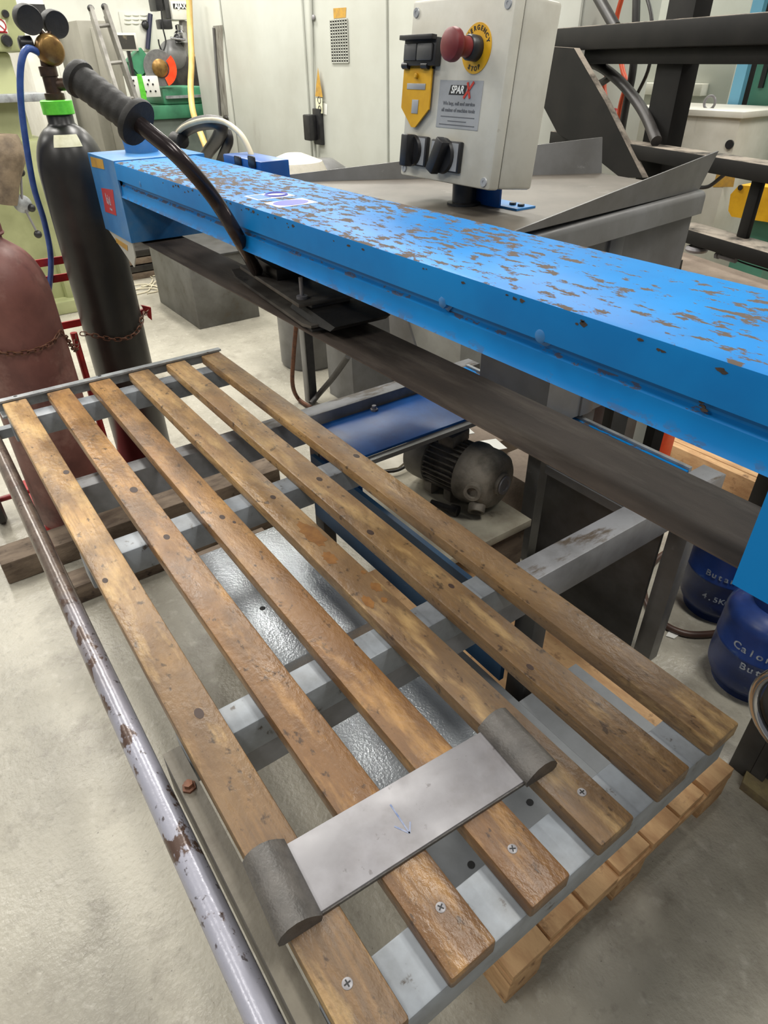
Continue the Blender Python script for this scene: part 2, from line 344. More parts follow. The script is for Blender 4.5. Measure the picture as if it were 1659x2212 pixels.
# safety pictograms stuck on the beam top
for (ox, oy), bluef in (((.622, .672), 0), ((.735, .668), 1)):
    st_ = MB().box(ox-.036, ox+.036, oy-.050, oy+.050, ZT, ZT+.0006, 0).build('safety_sticker', white, beam)
    if bluef: MB().lathe([(.033, 0), (.033, .0004)], (ox, oy, ZT+.0006), n=28).xf(Matrix.Translation((0, oy, 0)) @ Matrix.Diagonal((1, 1.3, 1, 1)) @ Matrix.Translation((0, -oy, 0))).build('pictogram', bluep, st_)
    else:
        MB().box(ox-.030, ox+.030, oy-.044, oy-.008, ZT+.0006, ZT+.001).build('pictogram', blues, st_)
        MB().torus((ox, oy+.018, ZT+.001), (0, 0, 1), .026, .003, 24, 4).build('pictogram', bluep, st_)
MB().lathe([(.057, 0), (.062, .07), (.056, .07), (.053, .004)], (-.50, .74, ZT+.003), n=28).build('dust_port', blues, S)
# the belt: one endless loop round two drums
BR, BZ, BX0, BX1 = .107, 1.233, -.45, 2.09
pr = [(BX0+(BX1-BX0)*i/40, BZ-BR) for i in range(41)]
pr += [(BX1+BR*math.sin(math.pi*k/20), BZ-BR*math.cos(math.pi*k/20)) for k in range(1, 20)]
pr += [(BX1-(BX1-BX0)*i/40, BZ+BR) for i in range(41)]
pr += [(BX0-BR*math.sin(math.pi*k/20), BZ+BR*math.cos(math.pi*k/20)) for k in range(1, 20)]
m = MB(); n = len(pr); ring = []
for i, (x, z) in enumerate(pr):
    cxm = min(max(x, BX0), BX1); dx, dz = x-cxm, z-BZ
    l = math.hypot(dx, dz); inn = (x-dx/l*.003, z-dz/l*.003)
    ring.append([m.bm.verts.new((x, .622, z)), m.bm.verts.new((x, .772, z)), m.bm.verts.new((inn[0], .772, inn[1])), m.bm.verts.new((inn[0], .622, inn[1]))])
for i in range(n):
    a, b = ring[i], ring[(i+1) % n]
    for k in range(4): m.bm.faces.new((a[k], a[(k+1) % 4], b[(k+1) % 4], b[k]))
m.build('abrasive_belt', beltm, S)
for x in (BX0, BX1):
    MB().lathe([(.02, -.10), (.02, -.082), (.103, -.08), (.103, .08), (.02, .082), (.02, .12)], (x, .697, BZ), (0, 1, 0), 40).build('drum', blacksteel, S)
# rails the table runs on, the blue cross beam and the base
def rail(x0, x1, y0, y1):
    o = MB().box(x0, x1, y0, y1, .605, .700, .003).build('rail', railp, S)
    MB().box(x0+.004, x1-.004, y1, y1+.004, .609, .696).build('end_cap', railp, o)
    return o
ra = rail(.405, .470, .02, 1.56); rb = rail(1.405, 1.475, .02, 1.56)
MB().box(.47, 1.405, 1.43, 1.475, .56, .690, .002).box(.47, 1.405, 1.475, 1.485, .56, .705).build('cross_beam', blue, S)
MB().box(.47, 1.405, 1.487, 1.50, .55, .712).build('cross_beam_edge', galv, S)
for x in (.412, 1.412):
    for y in (.83, 1.46):
        MB().box(x, x+.06, y, y+.05, .145 if (y < 1 and x > 1) else 0, .605, .002).build('leg', greyp if y > 1 else dgrey, S)
MB().box(.47, 1.412, .802, .817, .31, .56).build('front_panel', M('shaded_slate_blue', (34, 72, 104), (26, 56, 84), s=5, r=.45), S)  # machine blue made darker and duller: the shade under the table is in the colour
MB().box(.47, 1.412, .774, .802, .44, .446).build('panel_lip', galv, S)
cp = MB().box(.478, .735, .835, 1.43, .655, .664, .001).build('cover_plate', blued, S)
MB().box(.478, .735, .832, .835, .42, .660).build('cover_skirt', blued, cp)
MB().box(.735, .760, .835, 1.43, .640, .655).build('cover_edge', greyp, cp)
b = P(808, 886, 'z', .664); MB().lathe([(.014, 0), (.014, .006), (.008, .007), (.008, .018)], b, (0, 0, 1), 6).build('cover_bolt', steel, cp)
MB().box(.96, 1.405, 1.440, 1.452, .02, .56).build('rear_panel', dgrey, S)
MB().box(.96, 1.405, 1.425, 1.440, .50, .53).build('panel_strip', greyp, S)
MB().box(1.84, 1.90, 1.32, 1.40, 0, 1.137, .004).box(1.895, 1.93, 1.32, 1.33, 0, 1.137).build('column', dgrey, S)
MB().box(1.90, 2.32, 1.34, 1.40, 0, 1.137).build('column_plate', dgrey, S)
MB().box(1.84, 2.32, .86, 1.40, 1.137, 1.20).build('column_head', dgrey, S)

# ------------------------------------------------------------------ pressure pad and its handle
c, s_ = Vector((.615, .725, 0)), R(-5.8)
padf = Matrix.Translation(c) @ Matrix.Rotation(s_, 4, 'Z')
T = thing('pressure_pad', 'dusty steel pressure pad with bent rod and rubber grip on the belt', 'pad handle', (.615, .725, 1.126))
shoe = MB().prism([(-.285, -.08, 1.150), (-.255, -.08, 1.136), (.22, -.08, 1.136), (.27, -.08, 1.146), (.27, -.08, 1.152), (.22, -.08, 1.144), (-.255, -.08, 1.144), (-.285, -.08, 1.158)], (0, .165, 0)).xf(padf).build('shoe_plate', padm, T)
MB().box(-.24, .25, -.07, .08, 1.1265, 1.136, .003).xf(padf).build('felt_facing', felt, T)
MB().box(-.20, .20, -.045, .06, 1.144, 1.176, .004).xf(padf).build('spacer_block', blacksteel, T)
up = MB().box(-.205, .205, -.08, .075, 1.176, 1.186, .002).xf(padf).build('upper_plate', padm, T)
MB().lathe([(.014, 0), (.014, .006), (.005, .008), (.005, .05)], padf @ Vector((.17, -.055, 1.186)), (0, 0, 1), 12).build('stud', steel, up)
MB().box(-.19, .0, -.05, .05, 1.186, 1.216, .004).xf(padf).build('clamp_block', blacksteel, up)
MB().prism([(.10, -.06, 1.146), (.24, -.065, 1.147), (.33, -.06, 1.153), (.335, -.05, 1.162), (.26, -.055, 1.168), (.16, -.05, 1.166), (.10, -.05, 1.160)], (0, .145, .004)).xf(padf).build('folded_cloth', rubber, T)
rp = [(555, 585, .665), (545, 568, .64), (512, 508, .562), (470, 440, .53), (430, 388, .49), (380, 334, .45), (330, 292, .42), (300, 268, .402), (240, 222, .368), (165, 166, .33)]
rp = [P(x, y, 'y', v) for x, y, v in rp]
MB().tube(rp, .0165, 14, smooth=6).build('handle_rod', rodm, T)
g0, g1 = rp[7], rp[9]; gd = (g1-g0).normalized(); gl = (g1-g0).length
gp = [(.020, -.002), (.046, 0), (.048, .006), (.046, .014), (.031, .017), (.030, .03)]
for k in range(5):
    z = .03+k*(gl-.05)/5; gp += [(.031, z+.002), (.032, z+.012), (.0295, z+(gl-.05)/5-.002)]
gp += [(.030, gl-.018), (.036, gl-.014), (.037, gl-.004), (.033, gl+.004), (.018, gl+.008)]
gr = MB().lathe(gp, g0, gd, 28).build('grip', rubber, T)

# ------------------------------------------------------------------ sliding slatted table
PT, SW, LX, ZS = .12963, .07, 1.972, .80
T = thing('slatted_table', 'sliding table of six worn wooden slats on a grey steel frame', 'table', (1.0, .36, .70))
ys = [i*PT for i in range(6)]
slat_me = MB().box(0, LX, 0, SW, -.03, 0, .0042, seg=2).mesh('slat', wood)
slat_mo = slat_me.copy(); slat_mo.materials[0] = wood_o
slats = [put('slat', slat_mo if i in (1, 2) else slat_me, T, (0, ys[i], ZS)) for i in range(6)]
screw_me = MB().lathe([(.0065, 0), (.0065, .0006), (.005, .0012), (.0012, .0012)], (0, 0, 0), n=16).mesh('screw', steel)
cross_me = MB().box(-.0042, .0042, -.0008, .0008, .0012, .0016).box(-.0008, .0008, -.0042, .0042, .0012, .0016).mesh('screw_slot', black)
for i in range(4):
    for x in (1.905,):
        sp = put('screw', screw_me, slats[i], (0, 0, 0)); sp.location = (x-0, SW*.5+(.004 if i % 2 else -.003), 0)
        sl = put('screw_slot', cross_me, slats[i], (0, 0, 0)); sl.location = sp.location; sl.rotation_euler.z = .5*i
knot_me = MB().lathe([(.0075, -.001), (.0075, .0003), (.0005, .0004)], (0, 0, 0), n=14).mesh('knot', knot)
for i, px, py, k in ((1, 289, 1058, 1.5), (1, 360, 1160, 1.1), (0, 430, 1541, 1.2), (0, 227, 1254, .9), (2, 480, 1117, 1), (2, 506, 1128, .6), (3, 590, 1074, 1), (4, 690, 1035, 1.1), (4, 800, 1150, 1.1), (0, 143, 1020, 1.2), (5, 770, 985, 1.2), (4, 1145, 1441, .8), (4, 975, 1266, .8)):
    o = P(px, py, 'z', ZS); q = put('knot', knot_me, slats[i]); q.location = (o.x, o.y-ys[i], 0); q.scale = (k*1.3, k*.8, 1)
def blob(cx_, cy_, rx, ry, rot=0, jag=.22):
    v = []
    for k in range(22):
        a = 2*math.pi*k/22; rr = 1+random.uniform(-jag, jag); x = rx*rr*math.cos(a); y = ry*rr*math.sin(a)
        v.append((cx_+x*math.cos(rot)-y*math.sin(rot), cy_+x*math.sin(rot)+y*math.cos(rot), 0))
    return v
for px, py, rx, ry in ((685, 1148, .05, .019), (712, 1205, .022, .012), (795, 1300, .022, .009), (825, 1262, .016, .009), (830, 1296, .008, .006), (787, 1235, .006, .005)):
    o = P(px, py, 'z', ZS); y0 = o.y-ys[3]; y0 = min(max(y0, ry*1.25+.004), SW-ry*1.25-.004)
    me = MB().prism(blob(0, 0, rx, ry), (0, 0, .0004)).mesh('oil_stain', stainm)
    q = put('oil_stain', me, slats[3]); q.location = (o.x, y0, 0)
MB().box(1.888, 1.966, 0, ys[5]+SW, .700, .770, .003).build('end_channel', frameg, T)
MB().box(.03, .09, 0, ys[5]+SW, .705, .770, .003).build('cross_member', frameg, T)
MB().box(.86, .925, 0, ys[5]+SW, .705, .770, .003).build('cross_member', frameg, T)
MB().box(1.44, 1.50, 0, ys[5]+SW, .7015, .770, .003).build('cross_member', frameg, T)
eb = MB().box(-.026, -.002, -.012, ys[5]+SW+.008, .800, .806).box(-.026, -.021, -.012, ys[5]+SW+.008, .765, .80).box(-.026, .03, -.012, .03, .763, .769).box(-.026, .03, ys[5]+.04, ys[5]+SW, .763, .769).build('end_angle', galv, T)
hole_me = MB().disc((0, 0, 0), (0, 0, 1), .006, .0004, 12).mesh('bolt_hole', black)
for px, py in ((33, 856), (215, 812)):
    o = P(px, py, 'z', .806); q = put('bolt_hole', hole_me, eb); q.location = Vector((o.x, o.y, .806))-ORG[eb.name]
MB().box(1.46, 1.966, -.030, -.001, .752, .757).box(1.46, 1.966, -.030, -.025, .66, .752).build('side_angle', sidep, T)
bp = P(412, 1692, 'z', .765)
MB().lathe([(.011, 0), (.011, .004), (.007, .005), (.007, .012)], (bp.x, -.017, .757), (0, 0, 1), 6).build('side_bolt', rust, T)
pb = MB().tube([(-.05+.04*k, -.056, .70) for k in range(52)], .021, 20).build('push_bar', pipem, T)
MB().bar((-.02, -.056, .70), (-.02, .05, .70), .03, .03).build('push_bar_bracket', frameg, T)
MB().bar((1.975, -.056, .70), (1.975, .05, .70), .02, .03).build('push_bar_bracket', frameg, T)

# ------------------------------------------------------------------ hand platen lying on the slats
a = (P(605, 1825, 'z', .812)+P(655, 1995, 'z', .812))/2; b = (P(1040, 1580, 'z', .812)+P(1165, 1660, 'z', .812))/2
d = (b-a); d.z = 0; ang = math.atan2(d.y, d.x)
ctr = (a+b)/2; pf = Matrix.Translation((ctr.x, ctr.y, 0)) @ Matrix.Rotation(ang, 4, 'Z'); hl_ = d.length/2
T = thing('hand_platen', 'flat steel platen with rolled graphite cloth ends lying across the slats', 'platen', (ctr.x, ctr.y, ZS))
pw = .049
pl = MB().box(-hl_-.035, hl_+.03, -pw, pw, .8005, .809, .001).xf(pf).build('plate', steel, T)
MB().box(-hl_-.03, hl_+.026, -pw-.002, -pw+.0, .8005, .806).xf(pf).build('plate_edge', felt, pl)
for sg in (-1, 1):
    x0 = sg*(hl_+.004)
    prof = [(-.012, .8095), (-.012, .8125), (-.002, .822), (.008, .829), (.020, .832), (.032, .830), (.042, .823), (.047, .813), (.046, .8045), (.040, .8003), (-.010, .8003)]
    MB().prism([(x0+sg*(u-.008), -pw-.006, z) for u, z in prof], (0, 2*pw+.012, 0)).xf(pf).build('rolled_end', felt, T, ang=50)
o = P(855, 1765, 'z', .8092); o2 = P(885, 1800, 'z', .8092); o1 = P(843, 1738, 'z', .8092); o3 = P(852, 1785, 'z', .8092)
inkm = M('pen_ink', (84, 106, 150), (140, 146, 166), s=60, r=.5)
for q0, q1 in ((o1, o2), (o2, o3), (o2, P(886, 1775, 'z', .8092))):
    MB().bar((q0.x, q0.y, .8092), (q1.x, q1.y, .8092), .0022, .0004).build('pen_mark', inkm, pl)

# ------------------------------------------------------------------ grey chute cabinet behind the beam
ZC = 1.33
tl0, tl1 = P(655, 392, 'z', ZC), P(1294, 374, 'z', ZC); tr0, tr1 = P(1110, 510, 'z', ZC), P(1500, 412, 'z', ZC)
K = thing('chute_cabinet', 'grey steel cabinet with flared chute tray behind the blue beam', 'cabinet', (.7, 1.4, 0))
yk0 = .91
def ext(p, q, y): return p+(q-p)*((y-p.y)/(q.y-p.y))
A0, A1 = ext(tl0, tl1, yk0), ext(tl0, tl1, 1.93); B0, B1 = ext(tr0, tr1, yk0), ext(tr0, tr1, 1.88)
MB().prism([A0, B0, B1, A1], (0, 0, -.012)).build('tray_floor', M('dirty_tray', (100, 94, 85), (82, 76, 68), s=5, r=.5, c3=(122, 118, 110), s3=6, lo3=.6, hi3=.7), K)
hA = Vector((-.02, 0, .105))
MB().prism([A0, A1, A1+hA, A0+hA*.10], (.004, 0, 0)).build('tray_wall', greyp, K)
B1t = B1+Vector((.02, .02, .10))
MB().prism([B0, B1, B1t, B0+Vector((.028, 0, .012))], (-.004, 0, 0)).build('tray_wall', greyp, K)
# rolled lip and the body below
pts = []
for k in range(7):
    a = R(90-k*15); pts.append((.018*math.cos(a)-.0, .018*math.sin(a)-.018))
lipm = MB(); v0 = []; v1 = []
prof = [(0, 0)]+[(p[0]+.006, p[1]) for p in pts]+[(.024, -.062), (.010, -.066), (0, -.066)]
dB = (B1-B0); dB.z = 0; dB.normalize(); oB = Vector((dB.y, -dB.x, 0))
lipm.prism([B0+oB*u+Vector((0, 0, z)) for u, z in prof], B1-B0).build('rolled_lip', greyp, K)
xb0 = .74
bod = MB().prism([(xb0, 1.30, 1.31), (1.03, 1.30, 1.31), (1.015, 1.85, 1.31), (xb0+.05, 1.85, 1.31)], (0, 0, -.58)).build('cabinet_body', greyp, K)
MB().box(1.02, 1.034, 1.46, 1.52, .73, 1.26, .003).build('body_rib', greyp, K)
sl = [P(1425, 580, 'x', B1.x-.01), P(1468, 560, 'x', B1.x-.01), P(1463, 586, 'x', B1.x-.01), P(1420, 606, 'x', B1.x-.01)]
MB().prism(sl, (.012, 0, 0)).build('cabinet_plate', blacksteel, K)
for x in (xb0+.06, .94):
    for y in (1.52, 1.78):
        MB().box(x, x+.06, y, y+.06, 0, .73).build('leg', greyp, K)
# sloping hopper sheets that hold the far half of the tray
MB().prism([P(838, 655, 'y', 1.5), P(868, 655, 'y', 1.5), P(905, 775, 'y', 1.5), P(845, 760, 'y', 1.5)], (0, .01, 0)).build('hopper_sheet', greyp, K)
hx = P(845, 640, 'y', 1.5).x
MB().prism([(hx, 1.45, 1.318), (xb0, 1.45, 1.318), (xb0, 1.45, .95), (hx+.10, 1.45, 1.12)], (0, .012, 0)).build('hopper_sheet', greyp, K)

# ------------------------------------------------------------------ control box
BO = P(865, 375, 'z', 1.395); BE = P(1060, 409, 'z', 1.395)
tl = R(6); EX = Vector((1, 0, 0)); EZ = Vector((0, math.sin(tl), math.cos(tl))); EY = Vector((0, math.cos(tl), -math.sin(tl)))
BW = BE.x-BO.x; BH = .46; BD = .15
BF = Matrix((EX, EY, EZ)).transposed().to_4x4(); BF.translation = BO
def bl(px, py, out=0):
    d_ = fwd + rgt*((px-829.5)/FPX) - upv*((py-1106)/FPX); pl0 = BO-EY*out
    t = (pl0-CAM).dot(EY)/d_.dot(EY); p = CAM+d_*t-BO; return p.dot(EX), p.dot(EZ)
BH = bl(1078, -16)[1]
T = thing('control_box', 'cream control box with red emergency stop and yellow lock hasp', 'control box', (BO.x+BW/2, BO.y+BD/2, ZC))
MB().box(0, BW, .035, BD, 0, BH, .008, BF).build('enclosure', creambox, T)
lid = MB().box(-.002, BW+.002, 0, .033, -.002, BH+.002, .006, BF).build('lid', creambox, T)
MB().box(.004, BW-.004, .030, .037, .004, BH-.004, 0, BF).build('gasket', blackp, T)
for u, v in ((.016, .016), (BW-.018, .014), (.016, BH-.022), (BW-.018, BH-.020)):
    o = BF @ Vector((u, 0, v)); MB().lathe([(.011, 0), (.010, .003), (.004, .003), (.004, .002)], o, -EY, 16).build('lid_screw', silver, lid)
fz = lambda u, v, o=0: frame(BF @ Vector((u, -o, v)), EX, EZ)
# emergency stop
u, v = bl(1030, 105); rr = abs(bl(1033, 48)[1]-bl(1030, 160)[1])/2
es = MB().disc(BF @ Vector((u, 0, v)), -EY, rr, .002, 40).build('emergency_stop', yellow, T)
MB().lathe([(rr*.52, .002), (rr*.52, .026), (rr*.46, .030)], BF @ Vector((u, 0, v)), -EY, 32).build('collar', blackp, es)
MB().lathe([(rr*.42, .030), (rr*.40, .045), (rr*.50, .058), (rr*.66, .066), (rr*.68, .074), (rr*.64, .083), (rr*.48, .087), (.002, .088)], BF @ Vector((u, 0, v)), -EY, 40).build('mushroom', redm, es)
for word, r0, a0, da in (('EMERGENCY', .80, 90, -17), ('STOP', .80, -90, 17)):
    for k, ch in enumerate(word):
        a = R(a0+(k-(len(word)-1)/2)*da); q = fz(u+math.cos(a)*rr*r0, v+math.sin(a)*rr*r0, .0024) @ Matrix.Rotation(a-math.pi/2 if da < 0 else a+math.pi/2, 4, 'Z')
        text(ch, rr*.26, black, es, 'lettering', q, bold=.0004)
# lockable hasp: black flap above, yellow plate below
def rect(px):
    a = [bl(*p) for p in px]; return min(q[0] for q in a), max(q[0] for q in a), min(q[1] for q in a), max(q[1] for q in a)
u0, u1, v0, v1 = rect([(888, 84), (945, 144)])
hp = MB().box(u0, u1+.012, -.020, 0, v0, v1, .003, BF).build('switch_hood', blackp, T)
MB().box(u0-.004, u1+.010, -.034, -.018, v1-.006, v1+.004, .001, BF).build('hood_brim', blackp, hp)
MB().box(u0+.006, (u0+u1)/2-.001, -.026, -.020, v0+.010, v1-.012, .004, BF).build('push_button', dgrey, hp)
MB().box((u0+u1)/2+.001, u1+.002, -.026, -.020, v0+.010, v1-.012, .004, BF).build('push_button', dgrey, hp)
a0, b0 = bl(880, 142)[0], bl(941, 142)[0]; vt, vm, vb = bl(905, 143)[1], bl(905, 235)[1], bl(905, 276)[1]; um = (a0+b0)/2
ho = []
for pts_, z_ in (([(a0, vt), (b0, vt), (b0, vm), (um+.008, vb), (um-.008, vb), (a0, vm)], 0),):
    hm = MB()
    vh = [(um-.032, vt-.064, .064, .020), ]
    hm.prism([BF @ Vector((p[0], -.010, p[1])) for p in pts_], EY*.004)
hasp = hm.build('lock_hasp', yellow, T)
for (q0, q1, w0, w1) in ((um-(b0-a0)*.33, um+(b0-a0)*.33, bl(905, 194)[1], bl(905, 181)[1]), (um-(b0-a0)*.10, um+(b0-a0)*.13, bl(905, 246)[1], bl(905, 216)[1])):
    MB().box(q0, q1, -.0112, -.0101, w0, w1, .0004, BF).build('slot', silver, hasp)
MB().lathe([(.006, .010), (.006, .016), (.004, .018)], BF @ Vector((um, 0, bl(905, 165)[1])), -EY, 14).build('rivet', yellow, hasp)
for q in (a0+.014, b0-.022):
    MB().tube([BF @ Vector((q-.012, -.014, vt)), BF @ Vector((q+.012, -.014, vt))], .008, 12).build('hinge', blackp, hasp)
MB().box(a0, b0, -.010, 0, vt-.006, vt+.004, 0, BF).build('hasp_stand', blackp, hasp)
# maker's plate
q4 = [bl(*p) for p in ((951, 171), (1047, 176), (1030, 284), (943, 272))]
u0, u1 = (q4[0][0]+q4[3][0])/2, (q4[1][0]+q4[2][0])/2; v1, v0 = (q4[0][1]+q4[1][1])/2, (q4[2][1]+q4[3][1])/2; pw_, ph_ = u1-u0, v1-v0
mp = MB().box(u0, u1, -.0012, 0, v0, v1, 0, BF).build('maker_plate', silver, T)
lw = pw_*.42
MB().prism([BF @ Vector((u0+pw_*.24, -.0013, v1-ph_*.30)), BF @ Vector((u0+pw_*.62, -.0013, v1-ph_*.30)), BF @ Vector((u0+pw_*.66, -.0013, v1-ph_*.10)), BF @ Vector((u0+pw_*.28, -.0013, v1-ph_*.10))], -EY*.0003).build('logo_panel', black, mp)
text('SPAR', ph_*.22, white, mp, 'logo_lettering', fz(u0+pw_*.44, v1-ph_*.20, .0019), shear=.2, sx=pw_/ph_*.60, bold=.0006)
for s1, s2 in (((.60, .36), (.80, .03)), ((.66, .04), (.74, .36))):
    MB().bar(BF @ Vector((u0+pw_*s1[0], -.0022, v1-ph_*s1[1])), BF @ Vector((u0+pw_*s2[0], -.0022, v1-ph_*s2[1])), .0006, ph_*.06, EY.cross(Vector((s2[0]-s1[0], 0, s1[1]-s2[1])))).build('logo_cross', M('logo_red', (204, 52, 34), r=.5), mp)
tcol = M('grey_print', (92, 94, 98), r=.5)
text('We buy, sell and service', ph_*.105, tcol, mp, 'plate_lettering', fz(u0+pw_*.5, v1-ph_*.48, .0014), sx=pw_/ph_*.72, bold=.0003)
text('all makes of machine tools', ph_*.105, tcol, mp, 'plate_lettering', fz(u0+pw_*.5, v1-ph_*.62, .0014), sx=pw_/ph_*.70, bold=.0003)
for k, (wf, vv) in enumerate(((.40, .76), (.22, .85), (.42, .93))):
    MB().box(u0+pw_*(.5-wf), u0+pw_*(.5+wf), -.0016, -.0012, v1-ph_*vv-.001, v1-ph_*vv+.001, 0, BF).build('plate_rule', tcol, mp)
# rotary switches
for pxs, hd in (([(878, 290), (924, 362)], 0), ([(940, 300), (995, 376)], 1)):
    u0, u1, v0, v1 = rect(pxs)
    sw = MB().box(u0, u1, -.012, 0, v0, v1, .003, BF).build('rotary_switch', blackp, T)
    MB().box(u0+.004, u1-.006, -.0132, -.012, v0+.004, v1-.004, 0, BF).build('dial_plate', silver, sw)
    c_ = Vector(((u0+u1)/2-.002, 0, (v0+v1)/2)); w_ = (u1-u0)
    MB().lathe([(w_*.36, .013), (w_*.34, .022)], BF @ c_, -EY, 24).build('dial', blackp, sw)
    mt = BF @ Matrix.Translation(c_) @ Matrix.Rotation(R(25 if hd else 0), 4, 'Y')
    MB().box(-w_*.13, w_*.13, -.046, -.02, -w_*.36, w_*.36, .004, mt).build('knob', blackp, sw)
    if not hd:
        for du in (-.012, .012):
            MB().box((u0+u1)/2+du-.0015, (u0+u1)/2+du+.0015, -.0138, -.0132, v1-.015, v1-.008, 0, BF).build('dial_mark', black, sw)
# stand below the box
fc = P(985, 440, 'z', ZC); xc = BO.x+BW*.55; yc = fc.y+.01
MB().lathe([(.045, 0), (.045, .006), (.032, .008), (.032, .07)], (fc.x+.02, yc, ZC), n=24).build('gland_pipe', blackp, T)
MB().box(fc.x-.01, fc.x+.12, yc+.035, yc+.041, ZC, ZC+.075).build('bracket', blued, T)
bk = P(1110, 444, 'z', ZC)
MB().box(fc.x+.05, bk.x+.06, yc+.041, yc+.11, ZC, ZC+.005).build('bracket_foot', blues, T)
for dx in (.0, .03):
    MB().lathe([(.009, .005), (.009, .011)], (fc.x+.13+dx, yc+.075, ZC), n=6).build('foot_bolt', blackp, T)

# ------------------------------------------------------------------ gas cylinders on their trolley
def cyl(name, label, c, r_, z0, prof, mat):
    t = thing(name, label, 'gas cylinder', (c[0], c[1], z0))
    return t, MB().lathe(prof, (c[0], c[1], 0), n=48).build('cylinder_body', mat, t, ang=60)
bc = (-.80, .557); br_ = .125
prof = [(.06, .012), (.11, .016), (br_, .04), (br_, 1.30)]+[(br_*math.cos(R(a))**.75, 1.30+.175*math.sin(R(a))) for a in range(8, 72, 7)]+[(.046, 1.475), (.046, 1.53)]
T, _ = cyl('gas_cylinder', 'tall black gas cylinder with bright green collar tape', bc, br_, .012, prof, cylblack)
gz = P(140, 245, 'x', bc[0]).z
MB().lathe([(.053, gz-.002), (.055, gz), (.055, gz+.040), (.050, gz+.043)], (bc[0], bc[1], 0), n=32).build('collar_tape', greentape, T)
lb = MB()
ring = []
for zz in (1.405, 1.425, 1.443):
    aa = []
    tz = math.asin(min(1, (zz-1.30)/.175)); rr_ = br_*math.cos(tz)**.75+.0025
    for k in range(7):
        a = R(-38+k*9); aa.append(lb.bm.verts.new((bc[0]+rr_*math.cos(a), bc[1]+rr_*math.sin(a), zz)))
    ring.append(aa)
for i in range(2):
    for k in range(6): lb.bm.faces.new((ring[i][k], ring[i][k+1], ring[i+1][k+1], ring[i+1][k]))
lb.build('paper_label', paper, T)
vz = gz+.043
MB().lathe([(.034, vz), (.034, vz+.02), (.026, vz+.022), (.026, vz+.07), (.03, vz+.072), (.03, vz+.10), (.02, vz+.102), (.018, vz+.14)], (bc[0], bc[1], 0), n=12).tube([(bc[0], bc[1], vz+.045), (bc[0]+.02, bc[1]+.06, vz+.048)], .02, 12).build('valve', bronze, T)
# regulator
rc = P(108, 108, 'x', bc[0]+.02)
vd = (CAM-rc); vd.z = 0; vd.normalize(); sd = Vector((-vd.y, vd.x, 0))
RG = MB().lathe([(.010, -.03), (.042, -.028), (.048, -.01), (.048, .008), (.040, .022), (.034, .025)], rc, vd+sd*.35, 32).build('regulator', brass, T)
MB().tube([rc+Vector((0, 0, -.03)), Vector((bc[0], bc[1], vz+.13))], [.016, .02], 12).build('regulator_stem', bronze, RG)
for px, py, off, k in ((62, 42, .03, 1.0), (120, 52, .0, .95)):
    g = P(px, py, 'x', bc[0]+off)
    ax = vd+sd*.30+Vector((0, 0, -.15))
    MB().lathe([(.028*k, -.045), (.040*k, -.040), (.043*k, -.02), (.043*k, .012), (.041*k, .016), (.036*k, .014)], g, ax, 36).build('gauge', rubber, RG)
    MB().tube([g-ax.normalized()*.02, rc+Vector((0, 0, .035))], .009, 10).build('gauge_stem', bronze, RG)
kn = P(58, 95, 'x', bc[0]); MB().lathe([(.018, -.02), (.024, -.016), (.024, .02), (.016, .026)], kn, -sd+vd*.2, 10).build('outlet_knob', blackp, RG)
o0 = P(75, 112, 'x', bc[0]+.03)
hp_ = [P(88, 116, 'x', bc[0]+.02), P(60, 105, 'x', bc[0]+.06), P(46, 135, 'x', bc[0]+.07), P(44, 200, 'x', bc[0]+.05), P(52, 280, 'x', bc[0]+.02), P(72, 400, 'x', bc[0]-.03), P(96, 480, 'x', bc[0]-.08), P(110, 560, 'x', bc[0]-.12), P(105, 640, 'x', bc[0]-.2)]
tag(MB().tube(hp_, .011, 12, smooth=6).build('gas_hose', hoseblue, org=hp_[-1]), 'blue gas hose hanging from the regulator of the black cylinder', 'hose')
mc = (-.53, .158); mr = .155
prof = [(.10, .012), (.14, .018), (mr, .05), (mr, .96)]+[(mr*math.cos(R(a))**.75, .96+.20*math.sin(R(a))) for a in range(8, 66, 7)]+[(.052, 1.165), (.052, 1.18), (.060, 1.182), (.060, 1.215), (.054, 1.217), (.050, 1.26), (.03, 1.275)]
T, _ = cyl('gas_cylinder', 'dull maroon gas cylinder chained beside the black one', mc, mr, .012, prof, maroon)
MB().torus((mc[0], mc[1], 1.185), (0, 0, 1), .058, .006, 28, 6).build('neck_ring', maroon, T)

T = thing('cylinder_trolley', 'red steel trolley carrying the two gas cylinders', 'trolley', (-.7, .36, 0))
MB().box(-1.0, -.36, -.01, .72, 0, .012).build('base_plate', redp, T)
rt, rbt = P(143, 575, 'x', -.72), P(222, 935, 'x', -.72)
def rod(name, pts, r_, mat=redp, par=None, sm=0): return MB().tube(pts, r_, 10, smooth=sm).build(name, mat, par or T)
rod('upright', [(-.72, .377, .012), (-.72, .377, .74)], .014)
rod('upright', [(-.985, .50, .012), (-.985, .50, 1.02)], .016)
for z_ in (.70, .90, .97):
    MB().box(-.975, -.965, .14, .51, z_-.015, z_+.015).build('cross_bar', redp, T)
rod('axle', [(-.72, -.15, .10), (-.72, .06, .10)], .012)
wh = MB().lathe([(.02, -.022), (.085, -.022), (.10, -.014), (.10, .014), (.085, .022), (.02, .022)], (-.72, -.13, .10), (0, 1, 0), 28).build('wheel', rubber, T)
MB().disc((-.72, -.155, .10), (0, -1, 0), .03, .004).build('hub', redp, wh)
hk = P(318, 672, 'x', -.80)
MB().prism([(hk.x, hk.y-.02, hk.z+.03), (hk.x, hk.y+.02, hk.z+.012), (hk.x, hk.y+.012, hk.z-.045), (hk.x, hk.y, hk.z-.03)], (-.012, 0, 0)).build('chain_hook', redp, T)
